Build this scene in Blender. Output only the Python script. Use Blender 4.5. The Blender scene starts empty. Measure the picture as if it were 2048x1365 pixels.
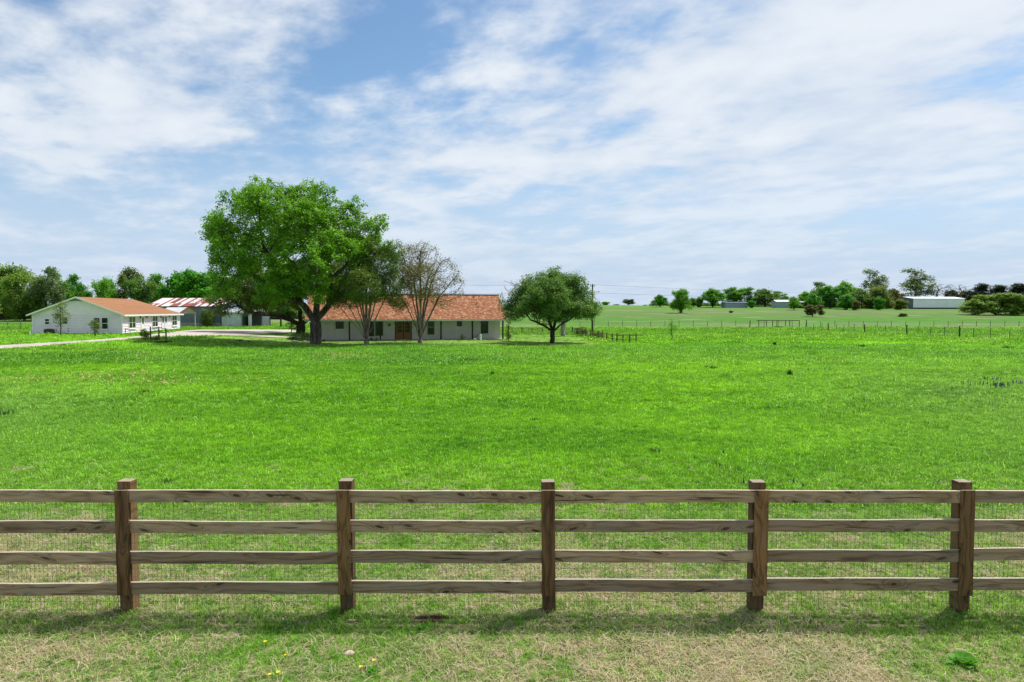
import bpy, bmesh, math, random
import numpy as np
from mathutils import Vector, Matrix, Euler

# ------------------------------------------------------------------ camera, light
C = bpy.context.scene.collection
scn = bpy.context.scene
F = 1365.0                 # focal length in photo pixels (24 mm on 36 mm)
EYE = 3.5
PITCH = math.atan(60.5 / F)
cd = bpy.data.cameras.new("camera"); cam = bpy.data.objects.new("camera", cd); C.objects.link(cam)
cd.sensor_width = 36; cd.lens = 24.0; cd.clip_end = 6000; cd.clip_start = 0.1
cam.location = (0, 0, EYE); cam.rotation_euler = (math.pi / 2 - PITCH, 0, 0)
scn.camera = cam
scn.view_settings.view_transform = 'Standard'; scn.view_settings.look = 'None'
scn.view_settings.gamma = 1.0; scn.view_settings.exposure = 0.92
scn.cycles.max_bounces = 6; scn.cycles.transparent_max_bounces = 8

SUN = Vector((0.40, 0.31, 0.87)).normalized()
sl = bpy.data.lights.new("sun", 'SUN'); sl.energy = 2.85; sl.angle = math.radians(3.5); sl.color = (1, 0.955, 0.89)
so = bpy.data.objects.new("sun", sl); C.objects.link(so)
so.rotation_euler = SUN.to_track_quat('Z', 'Y').to_euler()

def mk(nt, typ, ins=None, **props):
    n = nt.nodes.new(typ)
    for k, v in props.items(): setattr(n, k, v)
    for k, v in (ins or {}).items():
        s = n.inputs[k]
        if hasattr(v, 'is_output') or isinstance(v, bpy.types.NodeSocket): nt.links.new(v, s)
        else: s.default_value = v
    return n
def M_(nt, op, a, b=None, c=None, clamp=False):
    n = nt.nodes.new('ShaderNodeMath'); n.operation = op; n.use_clamp = clamp
    for i, v in enumerate((a, b, c)):
        if v is None: continue
        if isinstance(v, bpy.types.NodeSocket): nt.links.new(v, n.inputs[i])
        else: n.inputs[i].default_value = v
    return n.outputs[0]
def noise(nt, vec, scale, detail=4, rough=0.55, w=None, dist=0.0):
    n = nt.nodes.new('ShaderNodeTexNoise')
    if w is not None:
        n.noise_dimensions = '4D'
        if isinstance(w, bpy.types.NodeSocket): nt.links.new(w, n.inputs['W'])
        else: n.inputs['W'].default_value = w
    nt.links.new(vec, n.inputs['Vector'])
    n.inputs['Scale'].default_value = scale; n.inputs['Detail'].default_value = detail
    n.inputs['Roughness'].default_value = rough; n.inputs['Distortion'].default_value = dist
    return n.outputs['Fac']
def maprange(nt, v, a, b, c=0.0, d=1.0, smooth=True):
    n = nt.nodes.new('ShaderNodeMapRange')
    if smooth: n.interpolation_type = 'SMOOTHSTEP'
    nt.links.new(v, n.inputs['Value'])
    for k, x in (('From Min', a), ('From Max', b), ('To Min', c), ('To Max', d)):
        n.inputs[k].default_value = x
    return n.outputs['Result']
def mixc(nt, f, a, b, mode='MIX'):
    n = nt.nodes.new('ShaderNodeMix'); n.data_type = 'RGBA'; n.blend_type = mode
    if isinstance(f, bpy.types.NodeSocket): nt.links.new(f, n.inputs[0])
    else: n.inputs[0].default_value = f
    for i, v in ((6, a), (7, b)):
        if isinstance(v, bpy.types.NodeSocket): nt.links.new(v, n.inputs[i])
        else: n.inputs[i].default_value = (*v, 1) if len(v) == 3 else v
    return n.outputs[2]
def xyz(nt, vec):
    n = mk(nt, 'ShaderNodeSeparateXYZ', {0: vec}); return n.outputs[0], n.outputs[1], n.outputs[2]
def comb(nt, a, b, c):
    n = nt.nodes.new('ShaderNodeCombineXYZ')
    for i, v in enumerate((a, b, c)):
        if isinstance(v, bpy.types.NodeSocket): nt.links.new(v, n.inputs[i])
        else: n.inputs[i].default_value = v
    return n.outputs[0]

# world: daylight sky with thin high cloud
w = bpy.data.worlds.new("World"); scn.world = w; w.use_nodes = True
nt = w.node_tree; nt.nodes.clear()
sky = nt.nodes.new('ShaderNodeTexSky'); sky.sky_type = 'NISHITA'; sky.sun_disc = False
sky.sun_elevation = math.asin(SUN.z); sky.sun_rotation = math.atan2(SUN.x, SUN.y)
sky.air_density = 1.0; sky.dust_density = 0.6; sky.ozone_density = 1.6; sky.altitude = 150
tc = nt.nodes.new('ShaderNodeTexCoord'); gx, gy, gz = xyz(nt, tc.outputs['Generated'])
zz = M_(nt, 'ADD', M_(nt, 'MAXIMUM', gz, 0.0), 0.13)
u = M_(nt, 'DIVIDE', gx, zz); v = M_(nt, 'DIVIDE', gy, zz)
# cloud streets drift diagonally
uv = comb(nt, M_(nt, 'ADD', M_(nt, 'MULTIPLY', u, 1.0), M_(nt, 'MULTIPLY', v, 0.22)), M_(nt, 'MULTIPLY', v, 0.95), 0.0)
n1 = noise(nt, uv, 0.9, 8, 0.56, w=3.7, dist=0.15)
n2 = noise(nt, uv, 3.4, 5, 0.55, w=1.3, dist=0.2)
n3 = noise(nt, uv, 12.0, 4, 0.6, w=5.1)
cov = M_(nt, 'ADD', n1, M_(nt, 'MULTIPLY', M_(nt, 'SUBTRACT', n2, 0.5), 0.66))
cov = M_(nt, 'ADD', cov, M_(nt, 'MULTIPLY', M_(nt, 'SUBTRACT', n3, 0.5), 0.24))
ysafe = M_(nt, 'MAXIMUM', gy, 0.05)
ax = M_(nt, 'DIVIDE', gx, ysafe); az = M_(nt, 'DIVIDE', gz, ysafe)
# clearer and thicker areas of the cloud sheet: (azimuth tangent, elevation tangent, radius x, radius z, amount)
for cx, cz, rx, rz, amt in ((-0.13, 0.39, 0.13, 0.10, -0.24), (-0.07, 0.29, 0.09, 0.05, -0.16), (-0.26, 0.27, 0.07, 0.04, -0.05),
                            (0.13, 0.41, 0.10, 0.05, -0.10), (-0.68, 0.44, 0.10, 0.04, -0.10), (0.55, 0.44, 0.10, 0.03, -0.14),
                            (-0.47, 0.37, 0.18, 0.09, 0.03), (0.38, 0.34, 0.30, 0.14, 0.16), (-0.60, 0.28, 0.20, 0.05, 0.06),
                            (0.60, 0.28, 0.25, 0.08, 0.08), (0.05, 0.22, 0.35, 0.03, 0.07), (-0.45, 0.16, 0.4, 0.05, -0.08),
                            (-0.2, 0.22, 0.06, 0.025, 0.10), (-0.36, 0.44, 0.1, 0.04, -0.06)):
    du = M_(nt, 'DIVIDE', M_(nt, 'SUBTRACT', ax, cx), rx); dv = M_(nt, 'DIVIDE', M_(nt, 'SUBTRACT', az, cz), rz)
    r2 = M_(nt, 'ADD', M_(nt, 'MULTIPLY', du, du), M_(nt, 'MULTIPLY', dv, dv))
    g = M_(nt, 'EXPONENT', M_(nt, 'MULTIPLY', r2, -1.0))
    cov = M_(nt, 'ADD', cov, M_(nt, 'MULTIPLY', g, amt * (.62 if amt < 0 else .8)))
mask = maprange(nt, cov, 0.31, 0.62)
low = maprange(nt, gz, 0.02, 0.24)                       # the sheet thins out towards the horizon haze
mask = M_(nt, 'MULTIPLY', mask, M_(nt, 'ADD', M_(nt, 'MULTIPLY', low, 0.60), 0.40))
skyc = mixc(nt, 1.0, sky.outputs[0], (0.84, 0.98, 1.02), 'MULTIPLY')
hz = maprange(nt, gz, 0.0, 0.30)
skyc = mixc(nt, hz, (4.1, 5.0, 6.35), skyc)
cloudc = mixc(nt, maprange(nt, M_(nt, 'ADD', M_(nt, 'MULTIPLY', n2, .6), M_(nt, 'MULTIPLY', n1, .4)), 0.36, 0.64), (4.6, 5.3, 6.3), (6.35, 6.7, 7.1))
col = mixc(nt, M_(nt, 'MULTIPLY', mask, 0.93), skyc, cloudc)
bg = mk(nt, 'ShaderNodeBackground', {'Color': col, 'Strength': 0.071})
out = mk(nt, 'ShaderNodeOutputWorld', {'Surface': bg.outputs[0]})

# ------------------------------------------------------------------ terrain
PY = np.array([-60, 0, 120, 150, 180, 220, 270, 320, 345, 400, 600, 4000.0])
PZ = np.array([0, 0, 0, .12, .9, 2.2, 3.9, 5.6, 6.0, 5.6, 2.0, -12.0])
def ss(t):
    t = np.clip(t, 0, 1); return t * t * (3 - 2 * t)
def h(x, y):
    x = np.asarray(x, float); y = np.asarray(y, float)
    z = (np.interp(y - 6, PY, PZ) + np.interp(y + 6, PY, PZ) + np.interp(y, PY, PZ)) / 3
    z = z + 0.75 * ss((-x - 18) / 22) * ss((y - 35) / 35)
    z = z + 0.14 * np.exp(-((x + 9) / 16) ** 2 - ((y - 82) / 12) ** 2)
    a = ss((y - 9) / 20)
    z = z + a * (0.05 * np.sin(x * 0.21 + 1) * np.sin(y * 0.17) + 0.03 * np.sin(x * 0.53 + y * 0.31)) * np.where(y > 60, .4, 1)
    z = z + ss((y - 200) / 80) * (0.35 * np.sin(x * 0.021 + 0.6) + 0.15 * np.sin(x * 0.06))
    return z
def hh(x, y): return float(h(x, y))
def ray(px, py):
    dx, dy = (px - 1024) / F, -(py - 682.5) / F
    c, s = math.cos(PITCH), math.sin(PITCH)
    return Vector((dx, c + dy * s, -s + dy * c))
def G(px, py):
    d = ray(px, py); t = np.linspace(4, 420, 20801)
    zz_ = EYE + d.z * t; g = h(d.x * t, d.y * t)
    i = int(np.argmax(zz_ <= g)); return Vector((d.x * t[i], d.y * t[i], g[i]))
def at(px, Y, dz=0.0):
    d = ray(px, 622); x = d.x / d.y * Y; return Vector((x, Y, hh(x, Y) + dz))
def zat(py, Y):
    d = ray(1024, py); return EYE + d.z / d.y * Y

# ------------------------------------------------------------------ object helpers
def tag(o, label=None, cat=None, group=None, kind=None):
    if label: o['label'] = label
    if cat: o['category'] = cat
    if group: o['group'] = group
    if kind: o['kind'] = kind
    return o
def thing(name, label, cat, loc=(0, 0, 0), rz=0.0, group=None):
    o = bpy.data.objects.new(name, None); C.objects.link(o); o.empty_display_size = .2
    o.location = loc; o.rotation_euler = (0, 0, rz); return tag(o, label, cat, group)
def copytree(r, loc, rz, scale, label, group=None):
    def cp(o, par):
        c = o.copy(); C.objects.link(c); c.parent = par
        for ch in list(o.children): cp(ch, c)
        return c
    n = cp(r, None); n.location = loc; n.rotation_euler = (0, 0, rz); n.scale = scale
    n['label'] = label
    if group: n['group'] = group
    return n
def link(name, verts, faces, mat, parent=None, smooth=False, attr=None):
    me = bpy.data.meshes.new(name)
    if isinstance(verts, np.ndarray) and isinstance(faces, np.ndarray):
        me.vertices.add(len(verts)); me.vertices.foreach_set('co', verts.astype(np.float32).ravel())
        k = faces.shape[1]; me.loops.add(faces.size); me.loops.foreach_set('vertex_index', faces.astype(np.int32).ravel())
        me.polygons.add(len(faces)); me.polygons.foreach_set('loop_start', (np.arange(len(faces)) * k).astype(np.int32))
        me.update(calc_edges=True)
    else:
        me.from_pydata([tuple(map(float, q)) for q in verts], [], [tuple(map(int, f)) for f in faces]); me.update()
    if attr is not None:
        a = me.attributes.new('rnd', 'FLOAT', 'FACE'); a.data.foreach_set('value', attr.astype(np.float32))
    if smooth: me.polygons.foreach_set('use_smooth', np.ones(len(me.polygons), bool))
    if mat: me.materials.append(mat)
    o = bpy.data.objects.new(name, me); C.objects.link(o)
    if parent: o.parent = parent
    return o
class MB:
    def __init__(s): s.v = []; s.f = []
    def poly(s, pts):
        b = len(s.v); s.v += [tuple(p) for p in pts]; s.f.append(tuple(range(b, b + len(pts)))); return s
    def box(s, x0, x1, y0, y1, z0, z1, M=None):
        b = len(s.v)
        P = [Vector((x, y, z)) for z in (z0, z1) for y in (y0, y1) for x in (x0, x1)]
        if M: P = [M @ p for p in P]
        s.v += [tuple(p) for p in P]
        s.f += [tuple(b + i for i in q) for q in ((0, 2, 3, 1), (4, 5, 7, 6), (0, 1, 5, 4), (2, 6, 7, 3), (0, 4, 6, 2), (1, 3, 7, 5))]
        return s
    def bar(s, p, q, r, r2=None, n=6):
        p = Vector(p); q = Vector(q); r2 = r if r2 is None else r2; d = q - p
        if d.length < 1e-6: return s
        R = d.to_track_quat('Z', 'Y').to_matrix(); b = len(s.v)
        for c, rr in ((p, r), (q, r2)):
            for i in range(n):
                a = 2 * math.pi * (i + .5) / n; s.v.append(tuple(c + R @ Vector((math.cos(a) * rr, math.sin(a) * rr, 0))))
        for i in range(n): s.f.append((b + i, b + (i + 1) % n, b + n + (i + 1) % n, b + n + i))
        s.f.append(tuple(b + n + i for i in range(n))); s.f.append(tuple(b + n - 1 - i for i in range(n))); return s
    def slab(s, pts, t):
        """flat polygon (counter-clockwise seen from above) with thickness t downwards"""
        b = len(s.v); n = len(pts); s.v += [tuple(p) for p in pts] + [(p[0], p[1], p[2] - t) for p in pts]
        s.f.append(tuple(range(b, b + n))); s.f.append(tuple(b + 2 * n - 1 - i for i in range(n)))
        for i in range(n): j = (i + 1) % n; s.f.append((b + i, b + n + i, b + n + j, b + j))
        return s
    def build(s, name, mat, parent=None, bevel=0, smooth=False):
        o = link(name, s.v, s.f, mat, parent, smooth)
        if bevel:
            m = o.modifiers.new('bevel', 'BEVEL'); m.width = bevel; m.segments = 2; m.limit_method = 'ANGLE'
        return o

# ------------------------------------------------------------------ materials
def mat(name, rough=0.7, spec=0.3):
    m = bpy.data.materials.new(name); m.use_nodes = True; nt = m.node_tree
    b = nt.nodes['Principled BSDF']; b.inputs['Roughness'].default_value = rough
    b.inputs['Specular IOR Level'].default_value = spec
    return m, nt, b
def obj_coord(nt): return mk(nt, 'ShaderNodeTexCoord').outputs['Object']
def world_pos(nt): return mk(nt, 'ShaderNodeNewGeometry').outputs['Position']
def bump(nt, b, hgt, strength=0.4, dist=0.02):
    n = mk(nt, 'ShaderNodeBump', {'Height': hgt, 'Strength': strength, 'Distance': dist}); nt.links.new(n.outputs[0], b.inputs['Normal'])
def plain(name, c, rough=0.7, var=0.25, scale=3.0, metal=0.0, spec=0.3, stretch=(1, 1, 1)):
    m, nt, b = mat(name, rough, spec); oc = obj_coord(nt)
    vv = mk(nt, 'ShaderNodeVectorMath', {0: oc, 1: stretch}, operation='MULTIPLY').outputs[0]
    n = noise(nt, vv, scale, 6, .65); n2 = noise(nt, vv, scale * 9, 3, .6)
    f = M_(nt, 'ADD', M_(nt, 'MULTIPLY', n, .7), M_(nt, 'MULTIPLY', n2, .3))
    f = maprange(nt, f, .3, .7)
    c1 = tuple(x * (1 - var) for x in c); c2 = tuple(min(1, x * (1 + var)) for x in c)
    nt.links.new(mixc(nt, f, c1, c2), b.inputs['Base Color']); b.inputs['Metallic'].default_value = metal
    bump(nt, b, n2, .25, .01); return m

def timber(name, axis, c_light, c_dark, rough=0.8, grey=0.0, ringscale=1.0):
    """sawn pine: grain along axis, growth-ring cathedrals, knots, weathered patches"""
    m, nt, b = mat(name, rough, 0.2); oc = obj_coord(nt); x, y, z = xyz(nt, oc)
    if axis == 'z': lx, cz, cy = z, x, y
    else: lx, cz, cy = x, z, y
    oi = mk(nt, 'ShaderNodeObjectInfo').outputs['Random']; W = M_(nt, 'MULTIPLY', oi, 57.0)
    lxo = M_(nt, 'ADD', lx, M_(nt, 'MULTIPLY', oi, 13.0))
    # knots: cells stretched along the board
    kv = comb(nt, M_(nt, 'ADD', M_(nt, 'MULTIPLY', lxo, 2.9), M_(nt, 'MULTIPLY', cz, M_(nt, 'MULTIPLY', M_(nt, 'SUBTRACT', oi, .5), 16.0))), M_(nt, 'MULTIPLY', M_(nt, 'ADD', cz, oi), 6.2), 0.0)
    vo = mk(nt, 'ShaderNodeTexVoronoi', {'Vector': kv, 'Scale': 1.0, 'Randomness': 1.0}, voronoi_dimensions='2D')
    kd = vo.outputs['Distance']; kc = xyz(nt, vo.outputs['Color'])[0]
    has = M_(nt, 'GREATER_THAN', kc, 0.70)
    kd = M_(nt, 'ADD', kd, M_(nt, 'MULTIPLY', M_(nt, 'SUBTRACT', noise(nt, oc, 22, 2, .5, w=W), .5), .10))
    knot = M_(nt, 'MULTIPLY', maprange(nt, kd, 0.15, 0.07), has)
    halo = M_(nt, 'MULTIPLY', M_(nt, 'EXPONENT', M_(nt, 'MULTIPLY', M_(nt, 'MULTIPLY', kd, kd), -9.0)), has)
    # long wavy grain
    wav = noise(nt, comb(nt, M_(nt, 'MULTIPLY', lxo, 0.9), M_(nt, 'MULTIPLY', cz, 5.0), cy), 1.0, 2, .5, w=W)
    g = M_(nt, 'ADD', M_(nt, 'ADD', M_(nt, 'MULTIPLY', cz, 9.0), M_(nt, 'MULTIPLY', wav, 5.5 * ringscale)), M_(nt, 'MULTIPLY', halo, 2.2))
    ring = M_(nt, 'PINGPONG', M_(nt, 'MULTIPLY', g, 2.2), 1.0); ring = M_(nt, 'POWER', ring, 2.5)
    fib = noise(nt, comb(nt, M_(nt, 'MULTIPLY', lxo, 5.0), M_(nt, 'MULTIPLY', cz, 150.0), M_(nt, 'MULTIPLY', cy, 90.0)), 1.0, 4, .6, w=W)
    blot = noise(nt, comb(nt, M_(nt, 'MULTIPLY', lxo, 1.6), M_(nt, 'MULTIPLY', cz, 8.0), cy), 1.0, 5, .65, w=M_(nt, 'ADD', W, 9.0))
    crack = noise(nt, comb(nt, M_(nt, 'MULTIPLY', lxo, 1.4), M_(nt, 'MULTIPLY', cz, 42.0), 0.0), 1.0, 3, .5, w=M_(nt, 'ADD', W, 4.0))
    crack = maprange(nt, crack, 0.62, 0.67)
    c = mixc(nt, M_(nt, 'MULTIPLY', ring, .78), c_light, c_dark)
    c = mixc(nt, maprange(nt, fib, .35, .75, 0, .45), c, tuple(k * .45 for k in c_dark))
    c = mixc(nt, maprange(nt, blot, .42, .72, 0, grey), c, (0.33, 0.30, 0.26))
    c = mixc(nt, maprange(nt, blot, .30, .48, .45, 0), c, tuple(k * .5 for k in c_dark))
    tint = mixc(nt, oi, (0.72, 0.70, 0.69), (1.22, 1.18, 1.10)); c = mixc(nt, 1.0, c, tint, 'MULTIPLY')
    c = mixc(nt, M_(nt, 'MULTIPLY', crack, .8), c, (0.035, 0.025, 0.018))
    c = mixc(nt, M_(nt, 'MULTIPLY', halo, .3), c, tuple(k * .55 for k in c_dark))
    c = mixc(nt, M_(nt, 'MULTIPLY', knot, .85), c, (0.045, 0.028, 0.016))
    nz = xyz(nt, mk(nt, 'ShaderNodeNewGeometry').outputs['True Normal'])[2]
    c = mixc(nt, M_(nt, 'MULTIPLY', maprange(nt, nz, .5, .9), .65 if axis == 'x' else .35), c, (0.60, 0.53, 0.42))        # bleached tops, paled further to paint in the sunlit edge line
    nt.links.new(c, b.inputs['Base Color'])
    hg = M_(nt, 'SUBTRACT', M_(nt, 'ADD', M_(nt, 'MULTIPLY', fib, .5), M_(nt, 'MULTIPLY', ring, .3)), M_(nt, 'MULTIPLY', crack, 1.2))
    bump(nt, b, hg, .55, .004); return m

RAIL = timber('weathered_rail_wood', 'x', (0.42, 0.310, 0.195), (0.165, 0.105, 0.060), grey=.55)
POSTW = timber('treated_post_wood', 'z', (0.205, 0.125, 0.056), (0.062, 0.034, 0.015), grey=.12)
COVERW = timber('stained_board_wood', 'z', (0.25, 0.145, 0.060), (0.070, 0.034, 0.013), grey=.12)
WIRE = plain('galvanised_wire', (0.10, 0.095, 0.085), .5, .3, 20)
OLDWOOD = plain('old_fence_wood', (0.13, 0.095, 0.065), .9, .35, 4)
DARKPOST = plain('dark_round_post', (0.035, 0.03, 0.025), .9, .3, 4)
STEELPOST = plain('steel_tpost', (0.05, 0.075, 0.05), .6, .3, 6)
WHITETIP = plain('white_post_tip', (0.75, 0.75, 0.72), .6, .1, 6)
WHITE = plain('white_siding_paint', (0.88, 0.76, 0.87), .6, .05, 1.2)
TRIM = plain('white_trim_paint', (0.82, 0.82, 0.80), .5, .04, 2)
CREAM = plain('painted_white_brick', (0.56, 0.52, 0.49), .8, .08, 1.5)
GLASSD = bpy.data.materials.new('window_glass'); GLASSD.use_nodes = True
b_ = GLASSD.node_tree.nodes['Principled BSDF']; b_.inputs['Base Color'].default_value = (.012, .014, .016, 1)
b_.inputs['Roughness'].default_value = .06; b_.inputs['Specular IOR Level'].default_value = .5
DOORWOOD = plain('brown_door_wood', (0.22, 0.095, 0.035), .5, .25, 3, stretch=(4, 4, 1))
DARKWOOD = plain('dark_porch_post', (0.035, 0.024, 0.018), .7, .25, 3)
BARNWALL = plain('blue_grey_barn_board', (0.155, 0.185, 0.215), .8, .22, 2.0, stretch=(.3, 1, 6))
TIN = plain('pale_corrugated_tin', (0.50, 0.53, 0.56), .45, .16, 1.6, metal=.25, stretch=(1, 1, .4))
TINW = plain('white_metal_sheet', (0.74, 0.76, 0.78), .45, .07, .5, metal=.1)
TINGREY = plain('grey_metal_end_wall', (0.16, 0.20, 0.23), .5, .10, .5)
DARKROOF = plain('dark_grey_roof', (0.055, 0.06, 0.07), .8, .2, 1)
STONE = plain('pale_stone', (0.48, 0.42, 0.36), .9, .3, 9)
METALBOX = plain('rusty_brown_metal', (0.10, 0.055, 0.045), .7, .35, 8)
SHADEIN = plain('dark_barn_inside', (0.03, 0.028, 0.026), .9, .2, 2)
REDTRIM = plain('red_roof_trim', (0.42, 0.07, 0.05), .6, .15, 3)
TANIN = plain('tan_carport_ceiling', (0.42, 0.33, 0.24), .8, .12, 3)

def concrete():
    m, nt, b = mat('pale_drive_gravel', .9, .2); p = world_pos(nt)
    a = noise(nt, p, .35, 5, .6); d = noise(nt, p, 9, 4, .7)
    c = mixc(nt, maprange(nt, a, .3, .7), (0.40, 0.345, 0.30), (0.56, 0.50, 0.445))
    c = mixc(nt, maprange(nt, d, .35, .7, 0, .45), c, (0.30, 0.25, 0.21))
    nt.links.new(c, b.inputs['Base Color']); bump(nt, b, d, .3, .02); return m
DRIVE = concrete()

def shingle(name, cols, sx, sz, mottled=.6):
    m, nt, b = mat(name, .9, .15); x, y, z = xyz(nt, obj_coord(nt))
    s = M_(nt, 'MULTIPLY', z, sz)
    br = mk(nt, 'ShaderNodeTexBrick', {'Vector': comb(nt, M_(nt, 'ADD', M_(nt, 'MULTIPLY', x, 1.0), M_(nt, 'MULTIPLY', y, .03)), s, 0), 'Color1': (0, 0, 0, 1), 'Color2': (1, 1, 1, 1),
        'Mortar': (.0, .0, .0, 1), 'Scale': 1.0, 'Mortar Size': .006, 'Brick Width': sx, 'Row Height': .15, 'Bias': 0.0})
    t = xyz(nt, br.outputs['Color'])[0]
    f2 = noise(nt, obj_coord(nt), 1.4, 5, .7)
    t2 = M_(nt, 'ADD', M_(nt, 'MULTIPLY', t, mottled), M_(nt, 'MULTIPLY', f2, 1 - mottled))
    r = nt.nodes.new('ShaderNodeValToRGB'); nt.links.new(t2, r.inputs[0]); e = r.color_ramp.elements
    e[0].position = .1; e[0].color = (*cols[0], 1); e[1].position = .9; e[1].color = (*cols[-1], 1)
    for i, cc in enumerate(cols[1:-1]): q = e.new(.1 + .8 * (i + 1) / (len(cols) - 1)); q.color = (*cc, 1)
    c = mixc(nt, M_(nt, 'MULTIPLY', br.outputs['Fac'], .45), r.outputs[0], (0.06, 0.03, 0.02))
    nt.links.new(c, b.inputs['Base Color']); bump(nt, b, M_(nt, 'SUBTRACT', 1.0, br.outputs['Fac']), .7, .03); return m
ROOF_A = shingle('orange_tan_shingles', [(0.20, 0.090, 0.045), (0.35, 0.165, 0.080), (0.29, 0.140, 0.07), (0.43, 0.225, 0.12)], .32, 3.0, .45)
ROOF_B = shingle('mottled_terracotta_shingles', [(0.18, 0.068, 0.034), (0.33, 0.137, 0.064), (0.28, 0.112, 0.054), (0.46, 0.255, 0.145)], .22, 1.7, .9)

def rusty_roof():
    m, nt, b = mat('rusty_tin_roof', .6, .3); x, y, z = xyz(nt, obj_coord(nt))
    st = M_(nt, 'FLOOR', M_(nt, 'MULTIPLY', x, 2.1))
    wn = mk(nt, 'ShaderNodeTexWhiteNoise', {'Vector': comb(nt, st, M_(nt, 'FLOOR', M_(nt, 'MULTIPLY', z, .75)), 0)}, noise_dimensions='2D').outputs['Value']
    n = noise(nt, comb(nt, M_(nt, 'MULTIPLY', x, 2.), y, M_(nt, 'MULTIPLY', z, .6)), 1.5, 5, .6)
    f = maprange(nt, M_(nt, 'ADD', M_(nt, 'MULTIPLY', wn, .8), M_(nt, 'MULTIPLY', n, .35)), .50, .56)
    c = mixc(nt, f, (0.62, 0.60, 0.58), mixc(nt, maprange(nt, wn, .5, 1), (0.30, 0.06, 0.035), (0.17, 0.045, 0.035)))
    nt.links.new(c, b.inputs['Base Color']); return m
RUST = rusty_roof()

def bark(name, c1, c2, scale=6):
    m, nt, b = mat(name, .95, .1); x, y, z = xyz(nt, obj_coord(nt))
    n = noise(nt, comb(nt, x, y, M_(nt, 'MULTIPLY', z, .22)), scale, 6, .7, dist=.4)
    n2 = noise(nt, obj_coord(nt), 1.2, 3, .6)
    c = mixc(nt, maprange(nt, n, .38, .62), c1, c2); c = mixc(nt, maprange(nt, n2, .4, .8, 0, .5), c, c1)
    nt.links.new(c, b.inputs['Base Color']); bump(nt, b, n, .9, .06); return m
BARK_GREY = bark('furrowed_grey_bark', (0.035, 0.030, 0.024), (0.17, 0.145, 0.118))
BARK_DARK = bark('dark_bark', (0.022, 0.018, 0.014), (0.075, 0.06, 0.048))
BARK_MYRTLE = bark('smooth_tan_bark', (0.10, 0.075, 0.055), (0.32, 0.26, 0.20), 4)
BARK_TWIG = bark('brown_twig_bark', (0.07, 0.055, 0.042), (0.17, 0.135, 0.105), 4)
BARK_PALE = bark('pale_grey_bark', (0.12, 0.11, 0.10), (0.36, 0.33, 0.30), 4)

def leafmat(name, c1, c2, c3=None, trans=.30):
    """leaves: hue varies leaf by leaf and bough by bough"""
    m = bpy.data.materials.new(name); m.use_nodes = True; nt = m.node_tree; nt.nodes.clear()
    a = mk(nt, 'ShaderNodeAttribute', attribute_name='rnd').outputs['Fac']
    n = noise(nt, obj_coord(nt), .45, 3, .6); oi = mk(nt, 'ShaderNodeObjectInfo').outputs['Random']
    f = M_(nt, 'ADD', M_(nt, 'MULTIPLY', a, .55), M_(nt, 'MULTIPLY', maprange(nt, n, .3, .7), .45))
    c = mixc(nt, f, c1, c2)
    if c3: c = mixc(nt, M_(nt, 'GREATER_THAN', a, .93), c, c3)
    c = mixc(nt, 1.0, c, mixc(nt, oi, (.86, .90, .9), (1.12, 1.08, 1.05)), 'MULTIPLY')
    d = mk(nt, 'ShaderNodeBsdfPrincipled', {'Base Color': c, 'Roughness': .55, 'Specular IOR Level': .25})
    t = mk(nt, 'ShaderNodeBsdfTranslucent', {'Color': mixc(nt, 1.0, c, (1.25, 1.2, .5), 'MULTIPLY')})
    x = mk(nt, 'ShaderNodeMixShader', {0: trans, 1: d.outputs[0], 2: t.outputs[0]})
    mk(nt, 'ShaderNodeOutputMaterial', {'Surface': x.outputs[0]}); return m
LF_PECAN = leafmat('bright_green_leaves', (0.085, 0.225, 0.014), (0.225, 0.49, 0.034), trans=.32)
LF_OAK = leafmat('dark_olive_leaves', (0.070, 0.130, 0.020), (0.175, 0.260, 0.042), trans=.42)
LF_OAK2 = leafmat('deep_green_oak_leaves', (0.070, 0.165, 0.026), (0.180, 0.340, 0.064), (0.30, 0.40, 0.20))
LF_MYRTLE = leafmat('olive_bronze_leaves', (0.090, 0.170, 0.022), (0.200, 0.335, 0.045), (0.16, 0.10, 0.04))
LF_TWIGGY = leafmat('thin_bronze_green_leaves', (0.12, 0.125, 0.035), (0.24, 0.235, 0.075), (0.26, 0.17, 0.09), trans=.4)
LF_BRONZE = leafmat('bronze_young_leaves', (0.085, 0.095, 0.028), (0.17, 0.19, 0.05))
LF_MID = leafmat('mid_green_leaves', (0.080, 0.250, 0.026), (0.200, 0.47, 0.05), trans=.42)
LF_BRIGHT = leafmat('fresh_green_leaves', (0.045, 0.20, 0.014), (0.11, 0.38, 0.03))
LF_OLIVE = leafmat('olive_leaves', (0.085, 0.145, 0.026), (0.205, 0.275, 0.062), trans=.42)
LF_GREY = leafmat('grey_green_leaves', (0.10, 0.165, 0.065), (0.21, 0.29, 0.13))
LF_CONIF = leafmat('dark_cedar_leaves', (0.030, 0.055, 0.024), (0.075, 0.105, 0.048), trans=.15)
LF_WILLOW = leafmat('yellow_green_willow_leaves', (0.11, 0.20, 0.035), (0.24, 0.39, 0.075), trans=.42)
LF_RUSTY = leafmat('reddish_bush_leaves', (0.06, 0.045, 0.028), (0.14, 0.10, 0.05))
LF_AGAVE = leafmat('grey_agave_leaves', (0.05, 0.075, 0.05), (0.12, 0.16, 0.11))

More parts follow.
